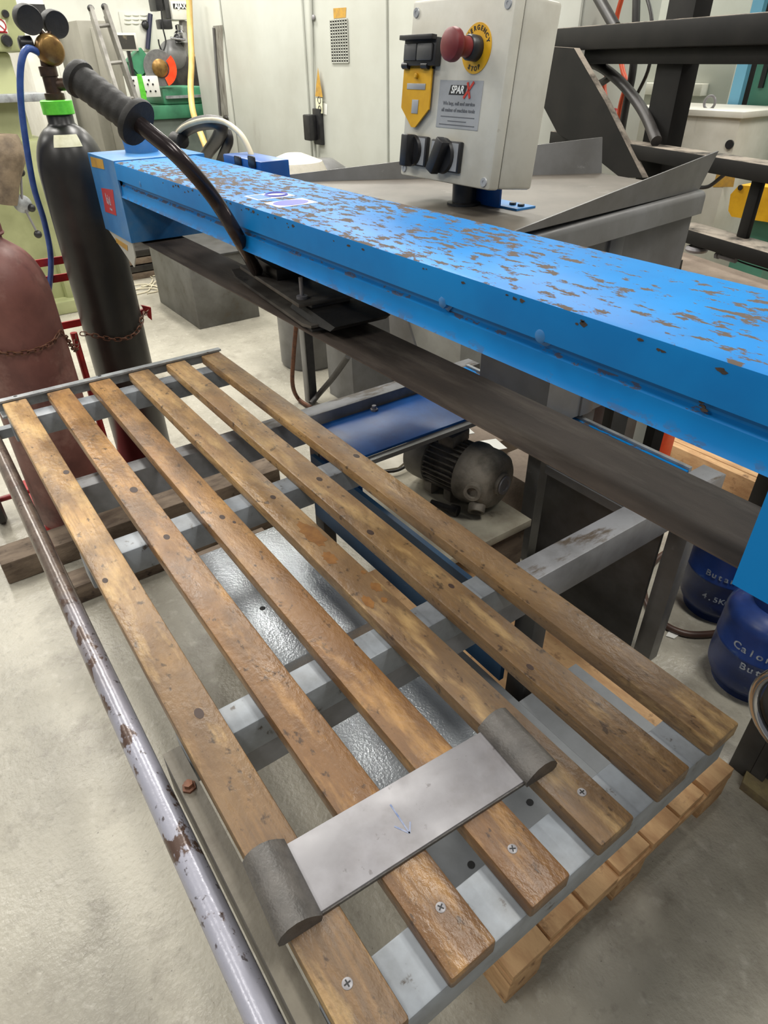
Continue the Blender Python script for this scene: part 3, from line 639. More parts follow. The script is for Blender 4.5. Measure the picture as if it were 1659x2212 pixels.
MB().bar((hk.x-.006, bc[1]+br_+.004, hk.z), (hk.x-.006, hk.y, hk.z), .02, .02).build('hook_arm', redp, T)

link_me = MB().xf(Matrix.Identity(4))
lm = MB(); pts = []
for k in range(16):
    a = 2*math.pi*k/16; x = .0085*math.cos(a)+(.006 if math.cos(a) > 0 else -.006); pts.append(Vector((x, .0085*math.sin(a), 0)))
lr = []
for k in range(16):
    t = (pts[(k+1) % 16]-pts[k-1]).normalized(); nn = Vector((0, 0, 1)); bb = t.cross(nn)
    lr.append([lm.bm.verts.new(pts[k]+(nn*math.cos(2*math.pi*j/5)+bb*math.sin(2*math.pi*j/5))*.0024) for j in range(5)])
for k in range(16):
    for j in range(5): lm.bm.faces.new((lr[k][j], lr[k][(j+1) % 5], lr[(k+1) % 16][(j+1) % 5], lr[(k+1) % 16][j]))
link_me = lm.mesh('link', rust)
def chain(label, pts):
    t = thing('chain', label, 'chain', pts[0])
    q = []
    for i in range(len(pts)-1):
        p0, p1, p2, p3 = pts[max(i-1, 0)], pts[i], pts[i+1], pts[min(i+2, len(pts)-1)]
        for k in range(60):
            tt = k/60; q.append(.5*((2*p1)+(p2-p0)*tt+(2*p0-5*p1+4*p2-p3)*tt*tt+(-p0+3*p1-3*p2+p3)*tt**3))
    acc = 0; last = q[0]; i = 0; nl = 0
    for a, b in zip(q, q[1:]):
        acc += (b-a).length
        if acc >= .022:
            acc = 0; dd = (b-last).normalized(); last = b
            rq = Vector((1, 0, 0)).rotation_difference(dd) @ Quaternion((1, 0, 0), R(90)*(nl % 2)+R(45))
            put('link', link_me, t, b, rq); nl += 1
    return t
def round_c(c, r_, a0, a1, z0, z1, sag, n=7):
    out = []
    for k in range(n):
        t = k/(n-1); a = R(a0+(a1-a0)*t); out.append(Vector((c[0]+(r_+.006)*math.cos(a), c[1]+(r_+.006)*math.sin(a), z0+(z1-z0)*t-sag*math.sin(math.pi*t))))
    return out
cz = P(150, 692, 'x', -.66).z
chain('rusty chain across the front of the black gas cylinder', [Vector((-.715, .392, .735)), Vector((-.695, .43, .728))]+round_c(bc, br_, -30, 62, .70, hk.z, .03)+[hk])
cz2 = P(0, 752, 'x', mc[0]+mr).z
chain('rusty chain hung across the maroon gas cylinder', round_c(mc, mr, -75, 55, cz2+.01, P(110, 722, 'x', -.45).z, .03)+[Vector((-.62, .35, .70)), Vector((-.71, .382, .73))])

# ------------------------------------------------------------------ under the table: pallet, sheets, timbers, motor
T = thing('pallet', 'light wooden pallet on the floor under the table end', 'pallet', (1.24, .81, 0))
x0, x1, y0, y1 = .68, 1.885, .405, 1.205
nb = 7; bw = (y1-y0)/nb
for k in range(nb):
    w_ = bw-.006-.004*(k % 3); yy = y0+k*bw+.002
    MB().box(x0, x1-.006*(k % 2), yy, yy+w_, .122, .144-.002*(k % 2), .002).build('deck_board', palw, T)
for xx in (x0, (x0+x1)/2-.05, x1-.10):
    MB().box(xx, xx+.10, y0, y1, .100, .122, .002).build('stringer_board', palw, T)
    for yy in (y0, (y0+y1)/2-.05, y1-.10):
        MB().box(xx+.002, xx+.098, yy, yy+.10, .022, .100, .002).build('block', palw, T)
for yy in (y0, (y0+y1)/2-.05, y1-.10):
    MB().box(x0, x1-.004, yy, yy+.10, 0, .022, .002).build('bottom_board', palw, T)
T = thing('steel_tray', 'shiny grey hammered steel tray standing on the pallet', 'tray', (1.5, .62, .144))
MB().box(1.235, 1.625, .335, .665, .144, .30, .001).build('tray_top', sheet, T)
MB().box(1.625, 1.775, .335, .665, .144, .2995, .001).build('tray_end', sheetg, T)
MB().box(1.235, 1.775, .665, .802, .144, .2995, .001).build('tray_side', sheetg, T)
q = MB().box(1.485, 1.775, .802, 1.02, .144, .299, .001).build('tray_shelf', sheetg, T)
for px, py in ((1018, 1868), (1145, 1733)):
    o = P(px, py, 'z', .3002); MB().disc((o.x, o.y, .3001), (0, 0, 1), .008, .0006, 16).build('drill_hole', black, T)
T = thing('steel_sheet', 'bright galvanised sheet box under the middle of the table', 'sheet', (.72, .55, .144))
MB().box(.425, 1.02, .355, .765, .146, .298, .003).build('sheet_top', sheet, T)
o = P(567, 1314, 'z', .2985); MB().disc((o.x, o.y, .298), (0, 0, 1), .009, .0006, 16).build('drill_hole', black, T)
tag(MB().box(.20, .67, .42, .70, 0, .143, .004).build('packing_block', oldw, org=(.4, .55, 0)), 'low dark packing block under the galvanised sheet box', 'block')
tag(MB().box(-.362, -.226, -.19, 1.0, 0, .098, .006).build('timber', oldw, org=(-.3, .4, 0)), 'old weathered square timber on the floor by the cylinders', 'timber')
tag(MB().box(-.06, .05, -.02, .95, 0, .08, .005).build('timber', oldw, org=(0, .4, 0)), 'second dark timber lying under the far end of the table', 'timber')

# gear motor on its board
mz = .315
tag(MB().box(.42, .955, 1.02, 1.40, mz-.03, mz, .002).build('plywood_board', M('dusty_ply', (176, 170, 152), (140, 132, 116), s=6, r=.75, c3=(96, 88, 78), s3=9, lo3=.6, hi3=.72), org=(.8, 1.2, mz-.03)), 'dusty pale board under the gear motor', 'board')
tag(MB().box(.50, .93, 1.212, 1.40, 0, mz-.03, .003).build('packing_crate', oldw, org=(.8, 1.2, 0)), 'dark crate carrying the board below the gear motor', 'crate')
m0 = P(905, 965, 'z', mz+.125); m1 = P(1062, 1038, 'z', mz+.115); m1.z = m0.z = mz+.118
T = thing('gear_motor', 'dusty ribbed electric gear motor lying under the belt', 'motor', (m0+m1)/2-Vector((0, 0, .118)))
motorm = M('motor_dusty', (142, 134, 122), (100, 94, 84), s=14, r=.6, c3=(130, 124, 112), s3=24, lo3=.6, hi3=.74, b=.2, bs=60)
ax = (m1-m0).normalized(); Lm = (m1-m0).length
MB().lathe([(.07, 0), (.098, .006), (.102, .03), (.102, Lm*.28), (.096, Lm*.29)], m0, ax, 40).build('fan_cowl', M('motor_cowl', (138, 134, 124), (112, 108, 100), s=10, r=.5), T)
MB().lathe([(.088, Lm*.28), (.088, Lm*.72)], m0, ax, 32).build('motor_body', motorm, T)
a = ax.orthogonal().normalized(); b = ax.cross(a)
fin_me = None
for k in range(30):
    th = 2*math.pi*k/30; rd = a*math.cos(th)+b*math.sin(th); tg = ax.cross(rd)
    mt = Matrix((ax, rd, tg)).transposed().to_4x4(); mt.translation = m0
    MB().box(Lm*.29, Lm*.70, .086, .100, -.0022, .0022, 0, mt).build('cooling_fin', motorm, T)
MB().box(Lm*.38, Lm*.58, -.05, .05, .09, .135, .006, Matrix((ax, ax.cross(Vector((0, 0, 1))).normalized(), Vector((0, 0, 1)))).transposed().to_4x4().copy() if False else (lambda M_: (setattr(M_, 'translation', m0), M_)[1])(Matrix((ax, Vector((0, 0, 1)).cross(ax).normalized(), Vector((0, 0, 1)))).transposed().to_4x4())).build('terminal_box', motorm, T)
MB().lathe([(.09, Lm*.70), (.112, Lm*.72), (.114, Lm*.80), (.108, Lm*.86), (.108, Lm*.98), (.100, Lm*1.06), (.085, Lm*1.10), (.042, Lm*1.11), (.040, Lm*1.15), (.02, Lm*1.155)], m0, ax, 44).build('gear_case', motorm, T)
MB().lathe([(.034, Lm*1.15), (.034, Lm*1.17), (.022, Lm*1.172), (.020, Lm*1.16)], m0, ax, 24).build('shaft_seal', steel, T)
sdv = Vector((0, 0, 1)).cross(ax).normalized()
for dv in (-sdv*.085-Vector((0, 0, .075)), -sdv*.115+Vector((0, 0, .01))):
    c_ = m0+ax*Lm*1.0+dv
    dn = dv.normalized()
    MB().lathe([(.030, 0), (.030, .028), (.020, .028), (.018, .012)], c_-dn*.01, dn+ax*.4, 20).build('foot_lug', motorm, T)
for dx in (.35, .62):
    c_ = m0+ax*Lm*dx; MB().box(c_.x-.02, c_.x+.02, c_.y-.07, c_.y+.07, mz, c_.z-.07, .003).build('foot', motorm, T)
# bits around the motor
o = P(985, 1103, 'z', mz+.02)
T = thing('socket_bolt', 'black socket head bolt beside the gear motor', 'bolt', (o.x, o.y, mz))
o2 = P(930, 1085, 'z', mz+.02); dd = (o2-o).normalized()
MB().tube([o+dd*.01, o+dd*.10], .012, 14).build('shank', blacksteel, T)
MB().lathe([(.019, 0), (.020, .004), (.020, .028), (.018, .03)], o+dd*.02, -dd, 20).build('head', blacksteel, T)
o = P(780, 1040, 'z', .506)
tag(MB().ball(P(745, 1045, 'z', .34), .05, (1.4, .8, .6), 14).build('plastic_bag', M('crumpled_plastic', (128, 126, 130), (84, 82, 88), s=18, r=.25, b=.8, bs=30, bd=.02), org=P(745, 1045, 'z', .31)), 'crumpled grey plastic bag between the slats and motor', 'bag')
for px, py, lab in ((995, 930, 'torn white card corner behind the gear motor'), (1063, 962, 'small white card scrap above the gear case')):
    o = P(px, py, 'z', .30)
    tag(MB().prism([(o.x-.06, o.y-.03, .30), (o.x+.03, o.y-.05, .30), (o.x+.06, o.y+.03, .30), (o.x-.03, o.y+.05, .30)], (0, 0, .003)).build('card_scrap', white, org=o), lab, 'card')
tag(MB().box(.10, .38, 1.62, 2.0, 0, .24, .003).build('cardboard_box', dusty, org=(.25, 1.8, 0)), 'low dusty box on the floor beyond the far rail', 'box')
tag(MB().box(.52, .76, 1.60, 1.90, 0, .28, .003).build('cardboard_box', dusty, org=(.65, 1.8, 0)), 'flat dusty box on the floor directly behind the motor', 'box')
o = P(800, 985, 'z', mz)
tag(MB().prism([P(770, 985, 'z', mz+.001), P(880, 960, 'z', mz+.001), P(890, 990, 'z', mz+.001), P(860, 1015, 'z', mz+.001), P(800, 1025, 'z', mz+.001)], (0, 0, .012)).build('rubble_bag', cloth, org=o), 'pale folded sack left of the gear motor', 'sack')
cb = [P(790, 1015, 'z', mz+.02), P(850, 1018, 'z', mz+.02), P(885, 1000, 'z', mz+.025), P(895, 975, 'z', mz+.03)]
tag(MB().tube(cb, .006, 10, smooth=6).build('power_cable', cablek, org=cb[0]), 'short black cable curling beside the pale sack', 'cable')

# ------------------------------------------------------------------ right side on the floor: butane bottles, hose, scraps
def bottle(label, c, r_, h, words, a0):
    t = thing('butane_bottle', label, 'gas bottle', (c[0], c[1], 0), 'blue butane bottles')
    MB().lathe([(r_*.80, 0), (r_*.82, .03), (r_*.90, .035), (r_*.985, .06), (r_, .09), (r_, h*.52), (r_*1.012, h*.525), (r_*1.012, h*.545), (r_, h*.55), (r_, h*.82), (r_*.97, h*.88), (r_*.86, h*.94), (r_*.6, h*.985), (r_*.3, h)], (c[0], c[1], 0), n=48).build('bottle_body', calor, t, ang=60)
    MB().lathe([(r_*.55, h*.96), (r_*.56, h*1.12), (r_*.52, h*1.12), (r_*.50, h*.97)], (c[0], c[1], 0), n=32).build('handle_shroud', calor, t)
    for body, zz, sz in words:
        n_ = len(body)
        for k, ch in enumerate(body):
            if ch == ' ': continue
            a = R(a0)+(k-(n_-1)/2)*sz*.62/r_; p = Vector((c[0]+math.cos(a)*(r_+.0012), c[1]+math.sin(a)*(r_+.0012), zz))
            text(ch, sz, whitep, t, 'lettering', frame(p, (-math.sin(a), math.cos(a), 0), (0, 0, 1)), bold=.0006)
    return t
b2 = P(1600, 1420, 'z', .13); b2c = (1.66, 1.74)
bottle('blue butane bottle nearest the sander column', (1.70, 1.665), .135, .33, [('Calor Gas', .215, .036), ('Butane', .155, .034)], -62)
bottle('scuffed blue butane bottle inside the rusty hose loop', (1.44, 1.90), .135, .34, [('Butane', .215, .032), ('4.5KG', .12, .03)], -70)
hp_ = [(1500, 1150), (1450, 1185), (1412, 1215), (1392, 1262), (1398, 1305), (1430, 1345), (1478, 1368), (1530, 1370), (1590, 1360)]
hp_ = [P(a_, b_, 'z', .012) for a_, b_ in hp_]
tag(MB().tube(hp_, .012, 12, smooth=6).build('rubber_hose', M('brown_hose', (86, 62, 52), (66, 50, 44), s=12, r=.4), org=hp_[0]), 'brown rubber hose looped on the floor around the scuffed bottle', 'hose')
hp_ = [P(a_, b_, 'z', .008) for a_, b_ in ((1366, 1180), (1362, 1215), (1345, 1240), (1325, 1262))]
tag(MB().tube(hp_, .006, 10, smooth=5).build('thin_cable', M('grey_cable', (120, 118, 104), r=.5), org=hp_[0]), 'thin grey cable end on the floor by the rail leg', 'cable')
pp = [P(a_, b_, 'z', .002) for a_, b_ in ((1438, 1374), (1452, 1354), (1478, 1364), (1456, 1380))]
tag(MB().prism(pp, (0, 0, .002)).build('paper_scrap', white, org=pp[0]), 'torn white paper scrap on the concrete near the hose', 'paper')
pp = [P(a_, b_, 'z', .002) for a_, b_ in ((1470, 1367), (1482, 1362), (1476, 1374))]
tag(MB().prism(pp, (0, 0, .002)).build('paper_scrap', white, org=pp[0]), 'tiny white paper chip beside the larger torn scrap', 'paper')
bd_ = [P(1604, 1690, 'z', .03), P(1622, 1640, 'z', .03), P(1720, 1700, 'z', .03), P(1720, 1780, 'z', .03)]
tag(MB().prism(bd_, (0, 0, -.03)).build('loose_plank', M('mossy_plank', (150, 136, 96), (104, 90, 80), s=14, r=.7, b=.3, bs=80), org=bd_[0]), 'mottled plank end on the floor beside the pallet corner', 'plank')
T = thing('handwheel', 'polished chrome handwheel rim at the right edge by the dark column', 'handwheel', (2.02, 1.22, .0))
hc = P(1752, 1570, 'y', 1.24)
MB().torus((hc.x, 1.25, hc.z), (0, 1, .0), .135, .013, 40, 10).build('rim', chrome, T)
MB().lathe([(.12, 0), (.11, .015), (.03, .02)], (hc.x, 1.262, hc.z), (0, 1, 0), 32).build('disc', dgrey, T)
MB().tube([(hc.x, 1.23, hc.z), (hc.x, 1.34, hc.z)], .02, 16).build('shaft', steel, T)

# ------------------------------------------------------------------ behind the beam: hoses, blue box, sack
def hose(name, pts, r_, mat, label, cat='hose', n=12, sm=6):
    return tag(MB().tube(pts, r_, n, smooth=sm).build(name, mat, org=pts[0]), label, cat)
Y = lambda px, py, y: P(px, py, 'y', y)
hose('rubber_hose', [Y(384, 330, .95), Y(388, 295, .96), Y(415, 272, .97), Y(455, 264, .98), Y(478, 272, 1.0), Y(470, 300, 1.02), Y(445, 335, 1.04), Y(430, 370, 1.05)], .024, cablek, 'thick black hose arching behind the far end of the blue beam')
hose('rubber_hose', [Y(490, 285, 1.05), Y(494, 305, 1.05), Y(482, 335, 1.06), Y(470, 370, 1.06)], .018, cablek, 'short black hose leaning beside the thick arching one')
hose('power_cable', [Y(372, 310, .94), Y(392, 278, .94), Y(435, 261, .95), Y(480, 262, .96), Y(515, 285, .96), Y(535, 315, .96), Y(552, 362, .96), Y(556, 390, .97)], .009, creamc, 'cream cable arching over the black hoses behind the beam', 'cable')
T = thing('hose_coupling', 'black hose coupling on the beam end beside the handle', 'coupling', Y(390, 322, .93))
MB().lathe([(.02, -.03), (.030, -.026), (.032, .0), (.028, .03), (.02, .034)], Y(386, 303, .94), (1, .2, 0), 12).build('coupling_body', rubber, T)
MB().bar(Y(390, 305, .94), Y(392, 335, .94), .02, .02).build('coupling_foot', blacksteel, T)
a, b = Y(486, 332, .90), Y(566, 331, .90)
T = thing('junction_box', 'blue junction box with dark sockets behind the beam', 'box', (a.x, .90, a.z-.12))
MB().box(a.x, b.x, .892, .99, a.z-.12, a.z, .003).build('box_body', blued, T)
for px in (518, 548):
    o = Y(px, 350, .892); MB().box(o.x-.03, o.x+.016, .886, .892, o.z-.016, o.z+.016, .005).build('socket', blackp, T)
m = MB()
o = Y(585, 362, 1.75)
T = thing('dust_collector', 'pale bulging dust sack on a grey drum behind the blue beam', 'dust collector', (o.x, 1.9, 0))
MB().lathe([(.18, 0), (.19, .02), (.19, .9), (.20, .92), (.20, .95)], (o.x, 1.9, 0), n=28).build('drum', greyp, T)
MB().lathe([(.19, .95), (.22, 1.0), (.22, o.z-.10), (.16, o.z+.02), (.05, o.z+.06)], (o.x, 1.9, 0), n=28).build('sack', cloth, T)
o = Y(622, 362, 2.0)
tag(MB().lathe([(.16, 0), (.18, .05), (.18, o.z-.10), (.14, o.z-.02), (.06, o.z+.03)], (o.x, 2.25, 0), n=24).build('fan_housing', greyp, org=(o.x, 2.25, 0)), 'grey rounded fan housing beside the dust sack', 'fan')

# ------------------------------------------------------------------ big white machine
YM = 3.0
xa, xb = Y(430, 200, YM).x, Y(1235, 200, YM).x
T = thing('machining_centre', 'large off-white machine enclosure behind the control box', 'machine', ((xa+xb)/2, YM, 0))
MB().box(xa, xb, YM+.02, YM+.62, .12, 2.7, .01).build('enclosure', whitem, T)
MB().box(xa+.1, xb-.1, YM+.1, YM+.55, 0, .12).build('plinth', dgrey, T)
def panel(p0, p1, name='door_panel', t=.02):
    return MB().box(Y(p0, 200, YM).x+.006, Y(p1, 200, YM).x-.006, YM, YM+.02, .2, 2.65, .006).build(name, whitem, T)
p1_ = panel(432, 497, 'side_panel'); p2_ = panel(500, 664); p3_ = panel(682, 836); p4_ = panel(840, 1233)
q = [Y(460, 56, YM-.002), Y(480, 54, YM-.002), Y(484, 150, YM-.002), Y(493, 250, YM-.002), Y(474, 250, YM-.002), Y(466, 150, YM-.002)]
MB().prism(q, (0, .004, 0)).build('handle_recess', M('worn_grey', (140, 138, 130), (96, 92, 84), s=12, r=.6, st=(3, 1, .6)), p1_)
MB().tube([Y(461, 60, YM-.015), Y(467, 150, YM-.015), Y(475, 248, YM-.015)], .012, 8).build('recess_edge', greyp, p1_)
MB().ball(Y(487, 255, YM-.02), .05, (1, .4, .5)).build('handle_foot', blacksteel, p1_)
MB().tube([Y(670, -20, YM-.012), Y(676, 180, YM-.012), Y(682, 385, YM-.012)], .014, 8).build('corner_bead', whitem, T)
MB().ball(Y(677, 38, YM-.01), .018, (1, .6, 1)).build('hinge_pin', steel, T)
# vent grille
x0, x1, z0, z1 = Y(716, 90, YM).x, Y(753, 90, YM).x, Y(735, 135, YM).z, Y(735, 42, YM).z
vg = MB().box(x0, x1, YM-.004, YM-.001, z0, z1).build('vent_grille', black, p3_)
m = MB()
for k in range(8): x = x0+(x1-x0)*k/7; m.box(x-.003, x+.003, YM-.008, YM-.004, z0, z1)
for k in range(15): z = z0+(z1-z0)*k/14; m.box(x0, x1, YM-.008, YM-.004, z-.004, z+.004)
g_ = m.build('grille_mesh', whitem, vg); g_['kind'] = 'stuff'
MB().prism([Y(720, 18, YM-.001), Y(748, 16, YM-.001), Y(747, 38, YM-.001), Y(721, 40, YM-.001)], (0, -.001, 0)).build('notice_label', ylabel, p3_)
MB().prism([Y(687, 146, YM-.02), Y(697, 210, YM-.02), Y(681, 208, YM-.02)], (0, -.001, 0)).build('warning_triangle', ylabel, T)
fr = frame(Y(689, 195, YM-.0215), (1, 0, 0), (0, 0, 1)); 
MB().prism([Y(682, 212, YM-.02), Y(696, 212, YM-.02), Y(697, 245, YM-.02), Y(684, 245, YM-.02)], (0, -.001, 0)).build('switch_label', paper, T)
o = Y(690, 226, YM-.022)
for dz in (.03, -.03):
    MB().torus((o.x, o.y, o.z+dz), (0, 1, 0), .022, .003, 16, 4).build('switch_symbol', black, T)
MB().prism([Y(698, 222, YM-.001), Y(707, 225, YM-.001), Y(706, 248, YM-.001), Y(698, 246, YM-.001)], (0, -.001, 0)).build('barcode_label', white, p3_)
o = Y(690, 272, YM)
iso = MB().box(o.x-.05, o.x+.07, YM-.03, YM, o.z-.13, o.z+.12, .006).build('isolator', blackp, T)
MB().box(o.x-.09, o.x+.01, YM-.10, YM-.03, o.z-.10, o.z+.08, .01).build('isolator_handle', blackp, iso)

# ------------------------------------------------------------------ black rack on the right, with its cables
RO = P(1430, 318, 'z', 1.35); rx = Vector((.957, -.29, 0)); ry = Vector((.29, .957, 0))
def RK(px, py, off=0):
    d_ = fwd + rgt*((px-829.5)/FPX) - upv*((py-1106)/FPX); o_ = RO+ry*off
    return CAM+d_*((o_-CAM).dot(ry)/d_.dot(ry))
RF = Matrix((rx, ry, Vector((0, 0, 1)))).transposed().to_4x4(); RF.translation = Vector((RO.x, RO.y, 0))
su = lambda px, py, off=0: ((RK(px, py, off)-RO).dot(rx), RK(px, py, off).z)
T = thing('steel_rack', 'heavy black steel rack with beams posts and gusset plate', 'rack', (RO.x, RO.y, 0))
e1 = su(2050, 80)[0]
MB().box(su(1175, 80)[0], e1, 0, .10, su(1430, 103)[1], su(1430, 43)[1], .006, RF).build('top_beam', rackm, T)
MB().box(su(1245, 120)[0], e1, .04, .12, su(1430, 139)[1], su(1430, 103)[1], .003, RF).build('top_beam_flange', rackm, T)
MB().box(su(1200, 283)[0], e1, -.03, .07, su(1430, 352)[1], 1.35, .004, RF).build('shelf_beam', rackm, T)
MB().box(su(1490, 490, .05)[0], e1, -.05, .07, 1.05, 1.10, .004, RF).build('lower_beam', rackm, T)
for p0, p1, q0, y0_ in ((1398, 1452, 250, .07), (1575, 1612, 180, 2.0), (1615, 1638, 420, .03)):
    s0, s1 = su(p0, q0, y0_)[0], su(p1, q0, y0_)[0]
    z1_ = 2.5 if p0 < 1600 else 1.29; z0_ = 0 if p0 < 1600 else 1.10
    MB().box(s0, s1, y0_, y0_+(.08 if p0 < 1600 else .02), z0_, z1_, .003, RF).build('post', rackm, T)
MB().box(e1-.09, e1-.01, .02, .10, 0, 2.5, .003, RF).build('post', rackm, T)
gp = [(1178, 100), (1240, 104), (1308, 222), (1388, 384), (1340, 384), (1262, 322), (1204, 288), (1158, 200)]
MB().prism([RK(a_, b_, -.05) for a_, b_ in gp], ry*.03).build('gusset_plate', rackm, T)
bs0 = su(1470, 560, -.05)[0]
tag(MB().box(bs0, e1, -.62, -.055, .99, 1.02, .003, RF).build('shelf_board', dusty, org=RO*1), 'dusty shelf board with loose hardware on the black rack', 'board')
MB().box(bs0+.02, bs0+.06, -.60, -.56, 0, .99, 0, RF).build('board_leg', rackm, T)
MB().box(e1-.06, e1-.02, -.60, -.56, 0, .99, 0, RF).build('board_leg', rackm, T)
o = RF @ Vector((su(1505, 538, -.2)[0], -.2, .985))
o = P(1505, 538, 'z', 1.032)
tag(MB().torus((o.x, o.y, 1.032), (0, 0, 1), .032, .011, 28, 8).build('steel_ring', steel, org=(o.x, o.y, 1.02)), 'grey steel ring lying on the dusty shelf board', 'ring')
o = P(1552, 552, 'z', 1.032); o2 = P(1585, 562, 'z', 1.032); dd = (o2-o).normalized()
T2 = thing('hex_bolt', 'dirty hex bolt lying on the dusty shelf board', 'bolt', (o.x, o.y, 1.02))
MB().tube([o, o+dd*.085], .009, 10).build('shank', steel, T2)
MB().lathe([(.014, 0), (.014, .012)], o-dd*.01, dd, 6).build('head', steel, T2)
wq = [P(1562, 548, 'z', 1.024), P(1600, 566, 'z', 1.028), P(1659, 585, 'z', 1.024), P(1700, 600, 'z', 1.024)]
tag(MB().tube(wq, .003, 8, smooth=4).build('steel_wire', black, org=wq[0]), 'bent black wire trailing across the dusty shelf board', 'wire')
for pts, r_, mt, lab in (
    ([RK(1205, -10, .2), RK(1203, 45, .2), RK(1180, 200, .2), RK(1172, 330, .2)], .018, cablek, 'leftmost black cable hanging beside the control box'),
    ([RK(1236, -10, .2), RK(1228, 45, .2), RK(1206, 170, .2), RK(1192, 330, .2)], .030, cablek, 'thick black cable next to the leftmost hanging one'),
    ([RK(1262, -10, .25), RK(1252, 45, .25), RK(1240, 120, .25)], .022, cablek, 'third black cable running behind the rack top beam'),
    ([RK(1290, -10, .15), RK(1310, 25, .15), RK(1330, 60, .15)], .024, cablek, 'slanting black hose above the rack top beam'),
    ([RK(1245, 128, .10), RK(1290, 140, .12), RK(1330, 168, .12), RK(1365, 205, .1), RK(1395, 250, .06), RK(1418, 305, .0)], .022, cablek, 'thick grey-black hose curving down between the rack beams'),
    ([RK(1255, 182, .2), RK(1285, 184, .2), RK(1310, 172, .16), RK(1325, 158, .16)], .016, cablek, 'short black hose bending behind the curving hose'),
    ([RK(1375, -10, .3), RK(1372, 90, .3), RK(1366, 160, .3), RK(1352, 230, .3), RK(1340, 300, .3)], .018, cablek, 'long black cable hanging right of the orange one'),
    ([RK(1396, -10, .3), RK(1408, 45, .3), RK(1403, 140, .3), RK(1378, 200, .3)], .008, cablek, 'thin black wire hanging in front of the white wall'),
    ([RK(1345, -10, .35), RK(1330, 60, .35), RK(1345, 150, .35), RK(1352, 180, .35), RK(1340, 230, .35), RK(1332, 290, .35)], .012, orcable, 'bright orange cable hanging behind the rack'),
    ([RK(1308, 140, .4), RK(1305, 190, .4), RK(1312, 230, .4)], .012, orcable, 'short faded orange cable left of the bright one'),
    ([RK(1505, 405, .03), RK(1530, 403, .05), RK(1555, 385, .06), RK(1575, 368, .06)], .007, cablek, 'thin black lead sagging under the rack shelf beam')):
    hose('cable', pts, r_, mt, lab, 'cable')
T = thing('pressure_gauge', 'round white pressure gauge with red pipe behind the gusset plate', 'gauge', RK(1325, 290, .45))
o = RK(1326, 252, .45)
MB().lathe([(.035, -.02), (.04, 0), (.04, .012), (.034, .012)], o, -ry, 24).build('gauge_case', redp, T)
MB().disc(o-ry*.012, -ry, .033, .001).build('gauge_face', glass, T)
MB().tube([o-Vector((0, 0, .03)), o-Vector((0, 0, .16))], .012, 10).build('gauge_pipe', orcable, T)
# white cabinet, wall channel, teal machine, yellow guard
YC = 3.7
xa, xb, zt = Y(1360, 240, YC).x, Y(1613, 240, YC).x, Y(1500, 236, YC).z
T = thing('electrical_cabinet', 'off-white steel cabinet with lifting eye behind the rack', 'cabinet', ((xa+xb)/2, YC, 0))
MB().box(xa, xb-.02, YC, YC+.5, 0, zt-.03, .004).build('cabinet_body', M('stained_cabinet', (206, 203, 192), (186, 182, 168), s=3, r=.5, c3=(128, 128, 132), s3=5, lo3=.56, hi3=.72, st3=(1.5, 1, .3)), T)
MB().box(xa-.01, xb, YC-.02, YC+.52, zt-.03, zt, .004).build('cabinet_lid', ppl, T)
MB().torus(Y(1533, 222, YC+.15)+Vector((0, 0, .0)), (0, 1, 0), .032, .007, 24, 8).build('lifting_eye', steel, T)
MB().disc(Y(1577, 312, YC), (0, -1, 0), .022, .01).build('cabinet_lock', blackp, T)
MB().prism([Y(1548, 376, YC-.001), Y(1590, 372, YC-.001), Y(1584, 404, YC-.001), Y(1540, 404, YC-.001)], (0, -.001, 0)).build('warning_label', ylabel, T)
yw = 4.6
tag(MB().box(Y(1372, 180, yw).x, Y(1518, 180, yw).x, yw, yw+.08, Y(1450, 206, yw).z, Y(1450, 180, yw).z, .004).build('steel_channel', ppl, org=Y(1372, 206, yw)), 'pale steel channel fixed across the white partition', 'channel')
tag(MB().box(Y(1240, 100, yw+.08).x, Y(1600, 100, yw+.08).x, yw+.08, yw+.25, 0, 3.2).build('partition', whitem, org=(Y(1400, 100, yw).x, yw+.1, 0)), 'tall white partition behind the electrical cabinet', 'partition')
T = thing('press_machine', 'teal green machine frame at the right edge beyond the rack', 'machine', (Y(1630, 300, 4.3).x, 4.3, 0))
MB().box(Y(1592, 300, 4.3).x, Y(1592, 300, 4.3).x+.9, 4.3, 4.5, 0, 3.0, .01).build('frame_column', teal, T)
MB().box(Y(1640, 180, 4.29).x, Y(1650, 180, 4.29).x, 4.285, 4.3, Y(1645, 190, 4.29).z, 2.9).build('frame_slot', black, T)
tag(MB().box(Y(1602, 100, 4.24).x, Y(1626, 100, 4.24).x, 4.24, 4.28, 0, 3.1).build('pipe_duct', skyb, org=(Y(1614, 100, 4.1).x, 4.1, 0)), 'light blue vertical duct beside the teal machine', 'duct')
gp = [(1578, 420), (1596, 400), (1700, 408), (1700, 500), (1659, 480), (1580, 468), (1573, 455)]
T = thing('belt_guard', 'bright yellow machine guard low behind the rack', 'guard', Y(1620, 480, 3.4))
MB().prism([Y(a_, b_, 3.4) for a_, b_ in gp], (0, .25, 0)).build('guard_shell', yellow, T)
MB().disc(Y(1600, 405, 3.399), (0, -1, 0), .012, .006).build('guard_bolt', blackp, T)
MB().box(Y(1620, 450, 3.5).x, Y(1700, 450, 3.5).x, 3.45, 3.6, 0, Y(1620, 480, 3.4).z+.05).build('guard_stand', teal, T)

